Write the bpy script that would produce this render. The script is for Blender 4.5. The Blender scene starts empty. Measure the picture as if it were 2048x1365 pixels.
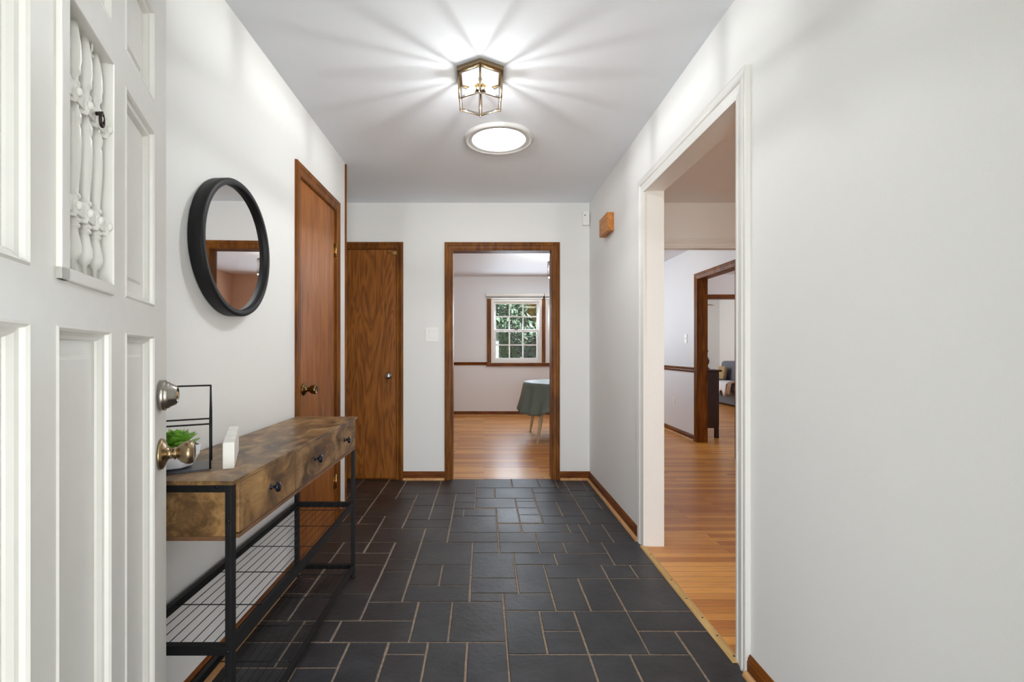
import bpy, bmesh, math, random
from mathutils import Vector, Matrix
R = math.radians
S = bpy.context.scene
COL = S.collection
random.seed(7)

# ------------------------------------------------------------------ camera, world, light, exposure
cam = bpy.data.cameras.new('camera')
cam.sensor_width = 36.0
cam.lens = 975.0 / 2048.0 * 36.0
cam.shift_x = 57.0 / 2048.0
cam.shift_y = 19.5 / 2048.0
cam.clip_start = 0.02
cam_o = bpy.data.objects.new('camera', cam)
COL.objects.link(cam_o)
cam_o.location = (0, 0, 1.136)
cam_o.rotation_euler = (R(90), 0, 0)
S.camera = cam_o
S.view_settings.view_transform = 'Standard'
S.view_settings.look = 'None'
S.view_settings.gamma = 1
S.view_settings.exposure = 0.0
S.view_settings.use_curve_mapping = False
try:
    S.cycles.use_denoising = True
    S.cycles.max_bounces = 10
    S.cycles.diffuse_bounces = 6
    S.cycles.caustics_reflective = False
    S.cycles.caustics_refractive = False
    S.cycles.sample_clamp_indirect = 6
except Exception:
    pass

world = bpy.data.worlds.new('world')
S.world = world
world.use_nodes = True
wn = world.node_tree.nodes
bg = wn['Background']
bg.inputs[0].default_value = (0.93, 0.96, 1.0, 1)
bg.inputs[1].default_value = 2.2

def light(name, kind, loc, power, rot=(0, 0, 0), color=(1, 1, 1), size=None, size_y=None, radius=None, portal=False):
    l = bpy.data.lights.new(name, kind)
    l.energy = power
    l.color = color
    if kind == 'AREA':
        l.shape = 'RECTANGLE'
        l.size = size
        l.size_y = size_y or size
        if portal:
            l.cycles.is_portal = True
    if radius is not None:
        l.shadow_soft_size = radius
    o = bpy.data.objects.new(name, l)
    COL.objects.link(o)
    o.location = loc
    o.rotation_euler = rot
    return o

sun = light('sun', 'SUN', (0, 20, 10), 20.0, (R(20), R(50), 0), (1, 0.95, 0.86))
sun.data.angle = R(1)
# daylight entering through the open entrance behind the camera (sky portal)
light('sky_portal_entrance', 'AREA', (0.08, -0.02, 1.02), 1, (R(90), 0, 0), size=0.93, size_y=2.04, portal=True)
# added fill panel behind the camera, standing in for daylight off the porch
light('entrance_fill', 'AREA', (0.1, -2.5, 0.75), 222, (R(100), 0, 0), (0.97, 0.985, 0.99), 3.2, 1.6)
# area lights standing in for daylight at the living and dining windows
light('window_light_living', 'AREA', (3.2, -0.62, 1.45), 26, (R(42), 0, 0), (0.85, 0.93, 1.0), 1.8, 1.3)
light('window_light_dining', 'AREA', (1.05, 8.66, 1.5), 58, (R(-78), 0, 0), (0.76, 0.88, 1), 1.8, 1.1)
light('fill_light_family', 'AREA', (2.80, 11.5, 1.6), 32, (R(90), 0, R(-90)), (0.93, 0.97, 1), 1.6, 1.4)  # added fill for the farthest room; the wall behind it has no window
light('fill_light_den', 'AREA', (6.03, 6.6, 1.7), 30, (R(90), 0, R(90)), (0.95, 0.97, 1), 1.6, 1.4)  # fill added to the side room, set against a windowless wall

# ------------------------------------------------------------------ materials
def new_mat(name):
    m = bpy.data.materials.new(name)
    m.use_nodes = True
    nt = m.node_tree
    b = nt.nodes['Principled BSDF']
    return m, nt, b

def srgb(r, g, b):
    def c(v):
        v /= 255.0
        return v / 12.92 if v <= 0.04045 else ((v + 0.055) / 1.055) ** 2.4
    return (c(r), c(g), c(b), 1)

def N(nt, t, **kw):
    n = nt.nodes.new(t)
    for k, v in kw.items():
        setattr(n, k, v)
    return n

def coords(nt, scale=(1, 1, 1), loc=(0, 0, 0), rot=(0, 0, 0)):
    tc = N(nt, 'ShaderNodeTexCoord')
    mp = N(nt, 'ShaderNodeMapping')
    mp.inputs['Scale'].default_value = scale
    mp.inputs['Location'].default_value = loc
    mp.inputs['Rotation'].default_value = rot
    nt.links.new(tc.outputs['Object'], mp.inputs['Vector'])
    return mp.outputs['Vector']

def noise(nt, vec, scale, detail=4, rough=0.5, dist=0):
    n = N(nt, 'ShaderNodeTexNoise')
    n.inputs['Scale'].default_value = scale
    n.inputs['Detail'].default_value = detail
    n.inputs['Roughness'].default_value = rough
    n.inputs['Distortion'].default_value = dist
    nt.links.new(vec, n.inputs['Vector'])
    return n.outputs['Fac']

def ramp(nt, fac, stops):
    r = N(nt, 'ShaderNodeValToRGB')
    el = r.color_ramp.elements
    while len(el) < len(stops):
        el.new(0.5)
    for e, (p, c) in zip(el, stops):
        e.position = p
        e.color = c
    nt.links.new(fac, r.inputs['Fac'])
    return r.outputs['Color']

def bump(nt, b, h, strength, dist=0.01):
    bp = N(nt, 'ShaderNodeBump')
    bp.inputs['Strength'].default_value = strength
    bp.inputs['Distance'].default_value = dist
    nt.links.new(h, bp.inputs['Height'])
    nt.links.new(bp.outputs['Normal'], b.inputs['Normal'])

def mixc(nt, fac, a, bcol, mode='MIX'):
    m = N(nt, 'ShaderNodeMix', data_type='RGBA', blend_type=mode)
    if isinstance(fac, float):
        m.inputs[0].default_value = fac
    else:
        nt.links.new(fac, m.inputs[0])
    for sock, v in ((m.inputs[6], a), (m.inputs[7], bcol)):
        if isinstance(v, tuple):
            sock.default_value = v
        else:
            nt.links.new(v, sock)
    return m.outputs[2]

def plain(name, col, rough=0.5, metal=0.0, bumpy=0.0, bscale=40, spec=None, vary=0.06):
    m, nt, b = new_mat(name)
    v = coords(nt)
    f = noise(nt, v, bscale, 3)
    lo = tuple(max(0, c * (1 - vary)) for c in col[:3]) + (1,)
    hi = tuple(min(1, c * (1 + vary)) for c in col[:3]) + (1,)
    nt.links.new(ramp(nt, f, [(0.3, lo), (0.7, hi)]), b.inputs['Base Color'])
    b.inputs['Roughness'].default_value = rough
    b.inputs['Metallic'].default_value = metal
    if spec is not None:
        b.inputs['Specular IOR Level'].default_value = spec
    if bumpy:
        bump(nt, b, f, bumpy, 0.002)
    return m

M = {}
M['wall'] = plain('painted_wall', srgb(240, 240, 238), 0.6, bumpy=0.08, bscale=260, vary=0.008)
M['ceiling'] = plain('ceiling_paint', srgb(245, 249, 255), 0.8, bumpy=0.05, bscale=300, vary=0.008)
M['walldining'] = plain('cool_grey_paint', srgb(233, 235, 239), 0.6, bumpy=0.08, bscale=260, vary=0.008)
M['lamptint'] = plain('lamplight_wall_tint', srgb(190, 150, 124), 0.6, vary=0.03)  # warm lamplight put into the wall colour; the wall itself is grey
M['trimwhite'] = plain('white_trim_paint', srgb(232, 231, 227), 0.35, bumpy=0.02, vary=0.01)
M['doorwhite'] = plain('white_door_paint', srgb(222, 221, 216), 0.3, bumpy=0.05, bscale=30, vary=0.015)
M['suntrim'] = plain('grey_white_ring_plastic', srgb(214, 213, 210), 0.6, vary=0.01)
M['whiteplastic'] = plain('white_plastic', srgb(250, 249, 246), 0.35, vary=0.01)
M['black'] = plain('black_metal', srgb(20, 20, 22), 0.5, 0.0, spec=0.3, vary=0.15)
M['blackknob'] = plain('black_knob_metal', srgb(38, 40, 50), 0.25, 0.6, vary=0.1)
M['bronze'] = plain('antique_bronze', srgb(120, 98, 62), 0.28, 1.0, vary=0.25, bscale=20)
M['brass'] = plain('brass', srgb(190, 158, 96), 0.25, 1.0, vary=0.1)
M['nickel'] = plain('satin_nickel', srgb(165, 160, 152), 0.25, 1.0, vary=0.08)
M['oldbrass'] = plain('aged_brass', srgb(158, 138, 108), 0.27, 1.0, vary=0.15)
M['darkbronze'] = plain('dark_bronze', srgb(50, 38, 34), 0.4, 0.7)
M['ceramic'] = plain('white_ceramic', srgb(236, 236, 240), 0.25, vary=0.01)
M['whiteblock'] = plain('white_painted_wood', srgb(240, 239, 232), 0.5, vary=0.02)
M['leaf'] = plain('succulent_leaf', srgb(116, 168, 58), 0.35, vary=0.35, bscale=30)
M['soil'] = plain('soil', srgb(50, 38, 28), 0.9, bumpy=0.6)
M['tray'] = plain('black_tray', srgb(52, 54, 58), 0.3, 0.4)
M['cloth'] = plain('green_cloth', srgb(98, 110, 101), 0.5, vary=0.06, bscale=12)
M['painted_leg'] = plain('antique_white_wood', srgb(176, 158, 128), 0.5, vary=0.2, bscale=30)
M['sofa'] = plain('blue_grey_fabric', srgb(112, 116, 126), 0.9, vary=0.08, bscale=60, bumpy=0.3)
M['blanket'] = plain('white_blanket', srgb(236, 238, 244), 0.95, vary=0.05, bumpy=0.4)
M['throw'] = plain('tan_throw', srgb(190, 160, 138), 0.95, vary=0.15, bumpy=0.6)
M['pillow'] = plain('tan_pillow', srgb(176, 150, 112), 0.9, vary=0.15)
M['darkwood'] = plain('dark_cherry_wood', srgb(44, 16, 14), 0.35, vary=0.2, bscale=10)
M['orangewood'] = plain('fan_blade_wood', srgb(178, 112, 60), 0.4, vary=0.1)
M['bark'] = plain('tree_bark', srgb(92, 82, 72), 0.9, bumpy=0.6, vary=0.25)
M['lawn'] = plain('lawn', srgb(70, 84, 46), 0.95, vary=0.3, bscale=8)
M['porch'] = plain('porch_concrete', srgb(150, 148, 142), 0.9, vary=0.1)
M['grout'] = plain('grout', srgb(148, 130, 112), 0.9, bumpy=0.5, bscale=60, vary=0.28)

def wood(name, dark, mid, lightc, axis='z', rough=0.42, scale=1.0, fig=2.0, dist=1.0, coat=0.0):
    m, nt, b = new_mat(name)
    st = {'x': (0.06, 1, 1), 'y': (1, 0.06, 1), 'z': (1, 1, 0.06)}[axis]
    v = coords(nt, tuple(s * scale for s in st))
    f1 = noise(nt, v, 60, 6, 0.65, dist)
    v2 = coords(nt, tuple(s * scale for s in {'x': (0.2, 1, 1), 'y': (1, 0.2, 1), 'z': (1, 1, 0.2)}[axis]))
    f2 = noise(nt, v2, 7, 3, 0.5, fig)
    c1 = ramp(nt, f1, [(0.36, dark), (0.5, mid), (0.64, lightc)])
    c2 = ramp(nt, f2, [(0.35, dark), (0.5, mid), (0.65, lightc)])
    c = mixc(nt, 0.45, c1, c2)
    nt.links.new(c, b.inputs['Base Color'])
    b.inputs['Roughness'].default_value = rough
    b.inputs['Coat Weight'].default_value = coat
    b.inputs['Specular IOR Level'].default_value = 0.2
    b.inputs['Coat Roughness'].default_value = 0.2
    bump(nt, b, f1, 0.06, 0.002)
    return m

M['trimwood_z'] = wood('stained_trim_wood', srgb(82, 42, 6), srgb(114, 64, 14), srgb(146, 90, 28), 'z')
M['trimwood_x'] = wood('stained_trim_wood_across', srgb(78, 38, 8), srgb(110, 58, 16), srgb(142, 84, 28), 'x')
M['trimwood_y'] = wood('stained_trim_wood_along', srgb(78, 38, 8), srgb(110, 58, 16), srgb(142, 84, 28), 'y')
M['shoe'] = wood('pale_shoe_wood', srgb(172, 122, 76), srgb(198, 150, 100), srgb(218, 172, 124), 'y')
M['slab'] = wood('birch_slab_door', srgb(112, 60, 20), srgb(144, 84, 34), srgb(172, 110, 50), 'z', fig=1.0)
M['boxwood'] = wood('honey_oak', srgb(160, 98, 46), srgb(190, 122, 62), srgb(210, 148, 88), 'y')
M['strip'] = wood('threshold_oak', srgb(176, 140, 84), srgb(200, 164, 104), srgb(216, 184, 126), 'y')

def figured(name):
    m, nt, b = new_mat(name)
    v = coords(nt, (1, 1, 0.14))
    n = N(nt, 'ShaderNodeTexNoise')
    n.inputs['Scale'].default_value = 5
    n.inputs['Detail'].default_value = 3
    n.inputs['Distortion'].default_value = 1.6
    nt.links.new(v, n.inputs['Vector'])
    mth = N(nt, 'ShaderNodeMath', operation='MULTIPLY')
    mth.inputs[1].default_value = 17
    nt.links.new(n.outputs['Fac'], mth.inputs[0])
    fr = N(nt, 'ShaderNodeMath', operation='PINGPONG')
    fr.inputs[1].default_value = 1
    nt.links.new(mth.outputs[0], fr.inputs[0])
    c1 = ramp(nt, fr.outputs[0], [(0.0, srgb(98, 50, 8)), (0.4, srgb(132, 76, 22)), (1.0, srgb(158, 98, 36))])
    v2 = coords(nt, (1, 1, 0.05))
    f2 = noise(nt, v2, 70, 4, 0.6)
    c2 = ramp(nt, f2, [(0.3, srgb(110, 60, 16)), (0.7, srgb(160, 98, 38))])
    c = mixc(nt, 0.4, c1, c2)
    nt.links.new(c, b.inputs['Base Color'])
    b.inputs['Roughness'].default_value = 0.4
    b.inputs['Specular IOR Level'].default_value = 0.3
    b.inputs['Coat Weight'].default_value = 0.0
    b.inputs['Coat Roughness'].default_value = 0.25
    return m
M['figured'] = figured('figured_plywood')

def rustic(name):
    m, nt, b = new_mat(name)
    f1 = noise(nt, coords(nt, (1.3, 0.7, 1.3)), 10, 6, 0.66, 0.7)
    f0 = noise(nt, coords(nt, (1, 0.6, 1), (4, 2, 1)), 4.5, 3, 0.5, 0.6)
    f2 = noise(nt, coords(nt, (1, 0.07, 1)), 70, 5, 0.7, 0.5)
    c1 = ramp(nt, f1, [(0.35, srgb(34, 24, 15)), (0.45, srgb(84, 62, 38)), (0.53, srgb(138, 106, 64)), (0.66, srgb(178, 144, 98))])
    c0 = ramp(nt, f0, [(0.42, srgb(90, 66, 46)), (0.58, srgb(172, 130, 84))])
    c2 = ramp(nt, f2, [(0.3, (0.6, 0.58, 0.55, 1)), (0.6, (1, 1, 1, 1))])
    c = mixc(nt, 0.28, c1, c0)
    c = mixc(nt, 0.7, c, c2, 'MULTIPLY')
    nt.links.new(c, b.inputs['Base Color'])
    b.inputs['Roughness'].default_value = 0.36
    b.inputs['Specular IOR Level'].default_value = 0.4
    bump(nt, b, f2, 0.08, 0.001)
    return m
M['rustic'] = rustic('rustic_brown_board')
M['rustic_edge'] = plain('rustic_board_edge', srgb(112, 80, 54), 0.45, vary=0.2, bscale=30)

def slate():
    m, nt, b = new_mat('slate_tile')
    v = coords(nt)
    at = N(nt, 'ShaderNodeAttribute', attribute_name='tint')
    f = noise(nt, v, 5, 5, 0.6, 0.4)
    f3 = noise(nt, coords(nt, loc=(3, 5, 0)), 1.6, 2, 0.5)
    base = ramp(nt, f, [(0.3, srgb(42, 43, 47)), (0.6, srgb(58, 59, 63)), (0.8, srgb(73, 74, 77))])
    brown = ramp(nt, f, [(0.3, srgb(42, 34, 31)), (0.7, srgb(62, 53, 49))])
    c = mixc(nt, at.outputs['Fac'], base, brown)
    nt.links.new(c, b.inputs['Base Color'])
    f2 = noise(nt, v, 38, 6, 0.65, 0.6)
    rr = ramp(nt, f3, [(0.3, (0.34, 0.34, 0.34, 1)), (0.7, (0.46, 0.46, 0.46, 1))])
    nt.links.new(rr, b.inputs['Roughness'])
    b.inputs['Specular IOR Level'].default_value = 0.35
    mx = N(nt, 'ShaderNodeMath', operation='ADD')
    nt.links.new(f2, mx.inputs[0])
    nt.links.new(f, mx.inputs[1])
    bump(nt, b, mx.outputs[0], 0.42, 0.004)
    return m
M['slate'] = slate()

def floorwood():
    m, nt, b = new_mat('oak_strip_floor')
    v = coords(nt)
    br = N(nt, 'ShaderNodeTexBrick')
    br.offset = 0.37
    br.squash = 1
    br.inputs['Scale'].default_value = 1
    br.inputs['Color1'].default_value = srgb(184, 112, 40)
    br.inputs['Color2'].default_value = srgb(236, 170, 84)
    br.inputs['Mortar'].default_value = srgb(96, 58, 30)
    br.inputs['Mortar Size'].default_value = 0.0011
    br.inputs['Mortar Smooth'].default_value = 0.3
    br.inputs['Brick Width'].default_value = 0.85
    br.inputs['Row Height'].default_value = 0.057
    nt.links.new(v, br.inputs['Vector'])
    f = noise(nt, coords(nt, (0.05, 1, 1)), 90, 6, 0.7, 0.8)
    g = ramp(nt, f, [(0.3, (0.62, 0.56, 0.5, 1)), (0.55, (0.95, 0.95, 0.95, 1)), (0.8, (1.1, 1.1, 1.1, 1))])
    c = mixc(nt, 0.75, br.outputs['Color'], g, 'MULTIPLY')
    nt.links.new(c, b.inputs['Base Color'])
    b.inputs['Roughness'].default_value = 0.38
    b.inputs['Coat Weight'].default_value = 0.15
    b.inputs['Coat Roughness'].default_value = 0.18
    bump(nt, b, f, 0.05, 0.001)
    return m
M['floorwood'] = floorwood()

def thin_glass(name, tint=(1, 1, 1, 1), k=0.12):
    m = bpy.data.materials.new(name)
    m.use_nodes = True
    nt = m.node_tree
    nt.nodes.clear()
    out = N(nt, 'ShaderNodeOutputMaterial')
    tr = N(nt, 'ShaderNodeBsdfTransparent')
    tr.inputs[0].default_value = tint
    gl = N(nt, 'ShaderNodeBsdfGlossy')
    gl.inputs['Roughness'].default_value = 0.03
    lw = N(nt, 'ShaderNodeLayerWeight')
    lw.inputs[0].default_value = 0.5
    pw = N(nt, 'ShaderNodeMath', operation='POWER')
    nt.links.new(lw.outputs['Facing'], pw.inputs[0])
    pw.inputs[1].default_value = 4.0
    fr = N(nt, 'ShaderNodeMath', operation='MULTIPLY_ADD')
    nt.links.new(pw.outputs[0], fr.inputs[0])
    fr.inputs[1].default_value = 0.85
    fr.inputs[2].default_value = 0.05
    mx = N(nt, 'ShaderNodeMixShader')
    nt.links.new(fr.outputs[0], mx.inputs[0])
    nt.links.new(tr.outputs[0], mx.inputs[1])
    nt.links.new(gl.outputs[0], mx.inputs[2])
    nt.links.new(mx.outputs[0], out.inputs[0])
    return m
M['glass'] = thin_glass('window_glass')
M['bevelglass'] = thin_glass('bevelled_edge_glass', (0.55, 0.55, 0.56, 1))

m, nt, b = new_mat('mirror_glass')
b.inputs['Base Color'].default_value = (0.86, 0.86, 0.86, 1)
b.inputs['Metallic'].default_value = 1
b.inputs['Roughness'].default_value = 0.02
M['mirror'] = m

def emit(name, col, strength):
    m, nt, b = new_mat(name)
    b.inputs['Base Color'].default_value = (0.9, 0.9, 0.9, 1)
    b.inputs['Emission Color'].default_value = col
    b.inputs['Emission Strength'].default_value = strength
    return m
M['suntube'] = emit('sun_tunnel_diffuser', (0.95, 0.98, 1, 1), 22)
M['bulb'] = emit('lit_bulb', (1, 0.93, 0.82, 1), 25)
M['diningshade'] = emit('lit_shade_glass', (1, 0.88, 0.72, 1), 6)

def foliage(name, a, bcol, c3):
    m, nt, b = new_mat(name)
    v = coords(nt)
    f = noise(nt, v, 9, 3, 0.6)
    nt.links.new(ramp(nt, f, [(0.3, a), (0.5, bcol), (0.72, c3)]), b.inputs['Base Color'])
    b.inputs['Roughness'].default_value = 0.45
    b.inputs['Transmission Weight'].default_value = 0.0
    return m
M['shrub'] = foliage('shrub_leaves', srgb(52, 84, 50), srgb(96, 134, 84), srgb(150, 182, 124))
M['shrub2'] = foliage('grey_green_leaves', srgb(50, 76, 62), srgb(88, 118, 98), srgb(136, 162, 140))
M['yellow'] = foliage('yellow_leaves', srgb(120, 140, 40), srgb(196, 176, 50), srgb(226, 160, 60))

# ------------------------------------------------------------------ mesh helpers
class MB:
    def __init__(self, fn=None):
        self.bm = bmesh.new()
        self.fn = fn

    def poly(self, verts, faces, smooth=False):
        vs = [self.bm.verts.new(Vector(p)) for p in verts]
        out = []
        for f in faces:
            try:
                fc = self.bm.faces.new([vs[i] for i in f])
                fc.smooth = smooth
                out.append(fc)
            except ValueError:
                pass
        return vs, out

    def box(self, x0, x1, y0, y1, z0, z1, bev=0.0, seg=2):
        v = [(x0, y0, z0), (x1, y0, z0), (x1, y1, z0), (x0, y1, z0), (x0, y0, z1), (x1, y0, z1), (x1, y1, z1), (x0, y1, z1)]
        vs, fs = self.poly(v, [(3, 2, 1, 0), (4, 5, 6, 7), (0, 1, 5, 4), (1, 2, 6, 5), (2, 3, 7, 6), (3, 0, 4, 7)])
        if bev > 0:
            es = set()
            for f in fs:
                es.update(f.edges)
            bmesh.ops.bevel(self.bm, geom=list(es), offset=bev, segments=seg, affect='EDGES', profile=0.6)
        return self

    def lathe(self, prof, c=(0, 0, 0), axis=(0, 0, 1), n=24, sm=True, phase=0.0, cap=True):
        a = Vector(axis).normalized()
        u = a.orthogonal().normalized()
        if abs(a.z) > 0.99:
            u = Vector((1, 0, 0))
        w = a.cross(u)
        c = Vector(c)
        rings = []
        for r, h in prof:
            rings.append([self.bm.verts.new(c + a * h + (u * math.cos(2 * math.pi * i / n + phase) + w * math.sin(2 * math.pi * i / n + phase)) * max(r, 1e-5)) for i in range(n)])
        for k in range(len(rings) - 1):
            for i in range(n):
                f = self.bm.faces.new((rings[k][i], rings[k][(i + 1) % n], rings[k + 1][(i + 1) % n], rings[k + 1][i]))
                f.smooth = sm
        if cap:
            for rg in (rings[0][::-1], rings[-1]):
                self.bm.faces.new(rg)
        return self

    def cyl(self, p0, p1, r, r1=None, n=10, sm=True):
        p0, p1 = Vector(p0), Vector(p1)
        d = p1 - p0
        return self.lathe([(r, 0), (r1 if r1 is not None else r, d.length)], p0, d, n, sm)

    def tube(self, pts, r, n=8, closed=False):
        P = [Vector(p) for p in pts]
        rings = []
        m = len(P)
        prev = None
        for i in range(m):
            a = P[(i - 1) % m] if (i > 0 or closed) else P[0]
            bq = P[(i + 1) % m] if (i < m - 1 or closed) else P[-1]
            t = (bq - a).normalized()
            u = t.orthogonal().normalized() if prev is None else (prev - t * prev.dot(t)).normalized()
            prev = u
            w = t.cross(u)
            rings.append([self.bm.verts.new(P[i] + (u * math.cos(2 * math.pi * k / n) + w * math.sin(2 * math.pi * k / n)) * r) for k in range(n)])
        L = m if closed else m - 1
        for i in range(L):
            A, Bq = rings[i], rings[(i + 1) % m]
            for k in range(n):
                f = self.bm.faces.new((A[k], A[(k + 1) % n], Bq[(k + 1) % n], Bq[k]))
                f.smooth = True
        if not closed:
            self.bm.faces.new(rings[0][::-1])
            self.bm.faces.new(rings[-1])
        return self

    def ellipsoid(self, c, r, n=16, mm=10):
        ret = bmesh.ops.create_uvsphere(self.bm, u_segments=n, v_segments=mm, radius=1)
        for v in ret['verts']:
            v.co = Vector((v.co.x * r[0] + c[0], v.co.y * r[1] + c[1], v.co.z * r[2] + c[2]))
            for f in v.link_faces:
                f.smooth = True
        return self

def link(name, mb, mat, parent=None, origin=None, keep=False):
    """links the mesh as one object; vertices are given in world space"""
    bm = mb.bm
    if mb.fn:
        for v in bm.verts:
            v.co = Vector(mb.fn(v.co))
    bmesh.ops.recalc_face_normals(bm, faces=bm.faces)
    if parent is not None:
        pw = parent['_w']
        off = Vector((pw[0], pw[1], pw[2]))
    elif keep:
        off = Vector((0, 0, 0))
    elif origin is not None:
        off = Vector(origin)
    else:
        xs = [v.co.x for v in bm.verts]; ys = [v.co.y for v in bm.verts]; zs = [v.co.z for v in bm.verts]
        off = Vector(((min(xs) + max(xs)) / 2, (min(ys) + max(ys)) / 2, min(zs)))
    for v in bm.verts:
        v.co -= off
    me = bpy.data.meshes.new(name)
    bm.to_mesh(me)
    bm.free()
    me.materials.append(M[mat] if isinstance(mat, str) else mat)
    o = bpy.data.objects.new(name, me)
    COL.objects.link(o)
    if parent is not None:
        o.parent = parent
    else:
        o.location = off
    o['_w'] = (off.x, off.y, off.z)
    return o

def tag(o, label, cat, group=None, kind=None):
    o['label'] = label
    o['category'] = cat
    if group:
        o['group'] = group
    if kind:
        o['kind'] = kind
    return o

def thing(name, loc, label, cat, group=None, kind=None):
    o = bpy.data.objects.new(name, None)
    o.empty_display_size = 0.05
    COL.objects.link(o)
    o.location = loc
    o['_w'] = tuple(loc)
    return tag(o, label, cat, group, kind)

def struct(name, mb, mat, parent=None, label=None, cat=None):
    o = link(name, mb, mat, parent, keep=True)
    if parent is None:
        o['kind'] = 'structure'
        if label:
            o['label'] = label
            o['category'] = cat
    return o

# planes: fn maps (a, t, z) -> world ; a runs along the wall, t comes out of it
def plane_x(x, sgn):      # wall at constant x, facing sgn
    return lambda v: (x + sgn * v[1], v[0], v[2])
def plane_y(y, sgn):
    return lambda v: (v[0], y + sgn * v[1], v[2])

H = 2.44
XL, XR, YF = -0.962, 0.933, 4.293

def wall_axis(name, axis, c0, c1, a0, a1, openings, mat='wall', z1=H, label=None):
    """a wall slab between c0 and c1 in its thickness, running a0..a1 with openings (s,e,zb,zt)"""
    mb = MB()
    def bx(s, e, zb, zt):
        if e - s < 1e-4 or zt - zb < 1e-4:
            return
        if axis == 'x':
            mb.box(c0, c1, s, e, zb, zt)
        else:
            mb.box(s, e, c0, c1, zb, zt)
    cur = a0
    for s, e, zb, zt in sorted(openings):
        bx(cur, s, 0, z1)
        bx(s, e, 0, zb)
        bx(s, e, zt, z1)
        cur = e
    bx(cur, a1, 0, z1)
    return struct(name, mb, mat, None, label, 'wall')

# ------------------------------------------------------------------ shell
wall_axis('wall_left', 'x', XL - 0.11, XL, 0.17, 3.38, [(2.545, 3.17, 0, 2.05)], label='white hall wall carrying the round mirror')
wall_axis('wall_alcove', 'x', -1.86, -1.75, 3.27, 4.40, [], label='white side wall of the closet alcove')
mb = MB(); mb.box(-1.75, XL - 0.11, 3.27, 3.38, 0, H)
struct('wall_alcove_return', mb, 'wall', None, 'white return wall behind the hall corner', 'wall')
wall_axis('wall_right', 'x', XR, XR + 0.111, 0.17, YF, [(1.775, 2.83, 0, 2.067)], label='white hall wall with the wide cased opening')
wall_axis('wall_far', 'y', YF, YF + 0.11, -1.86, 4.6, [(-1.385, -0.764, 0, 2.035), (-0.281, 0.610, 0, 2.03), (1.30, 2.62, 0, 2.05)], label='white end wall of the hall with the doorway')
wall_axis('wall_front', 'y', -0.02, 0.17, -1.07, 1.044, [(-0.375, 0.54, 0, 2.04)], label='white front wall around the entrance')
wall_axis('wall_living_front', 'y', -0.75, -0.64, 1.044, 4.6, [(2.3, 4.1, 0.8, 2.1)], mat='walldining')
wall_axis('wall_living_right', 'x', 4.6, 4.71, -0.75, 4.40, [], mat='walldining')
wall_axis('wall_living_left', 'x', 0.933, 1.044, -0.75, 0.17, [])
wall_axis('wall_dining_left', 'x', -1.91, -1.80, 4.403, 8.56, [], mat='walldining')
wall_axis('wall_dining_right', 'x', 2.655, 2.773, 4.403, 7.55, [(5.136, 6.05, 0, 2.03)], label='grey white dining room wall with chair rail and doorway', mat='walldining')
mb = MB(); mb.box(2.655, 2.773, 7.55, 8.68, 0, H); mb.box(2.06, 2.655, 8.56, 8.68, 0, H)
struct('wall_dining_corner', mb, 'lamptint', None, 'dining room wall section with warm lamplight in its colour, seen in the mirror', 'wall')  # grey wall coloured brown so its reflection carries warm lamplight
wall_axis('wall_dining_far', 'y', 8.56, 8.68, -1.91, 2.06, [(0.136, 1.021, 0.925, 2.044), (1.088, 1.973, 0.925, 2.044)], label='grey white dining room wall with the paned windows', mat='walldining')
wall_axis('wall_family_divider', 'y', 8.33, 8.44, 2.773, 6.16, [(3.3, 5.3, 0, 2.03)], label='wall with wood framed opening in the room beyond', mat='walldining')
wall_axis('wall_family_right', 'x', 6.05, 6.16, 4.403, 12.5, [])
wall_axis('wall_family_left', 'x', 2.663, 2.773, 8.68, 12.5, [])
wall_axis('wall_family_far', 'y', 12.5, 12.61, 2.663, 6.16, [])
wall_axis('wall_den_front', 'y', 4.293, 4.403, 4.71, 6.16, [])
mb = MB(); mb.box(-1.95, 0.99, -0.8, 4.35, H, H + 0.08)
struct('ceiling', mb, 'ceiling', None, 'flat white hall ceiling', 'ceiling')
mb = MB(); mb.box(0.99, 6.2, -0.8, 4.35, H, H + 0.08)
struct('ceiling_living', mb, 'walldining', None, 'shaded ceiling of the living room', 'ceiling')
mb = MB(); mb.box(-1.95, 6.2, 4.35, 12.65, H, H + 0.08)
struct('ceiling_dining', mb, 'walldining', None, 'white ceiling of the dining room and rooms beyond', 'ceiling')

# wood floor of the neighbouring rooms
mb = MB()
mb.box(0.935, 6.16, -0.75, 4.3135, -0.03, 0.0)
mb.box(-1.91, 6.16, 4.3135, 12.6, -0.03, 0.0)
struct('floor_wood', mb, 'floorwood', None, 'orange oak strip floor of the rooms beyond the hall', 'floor')

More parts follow.
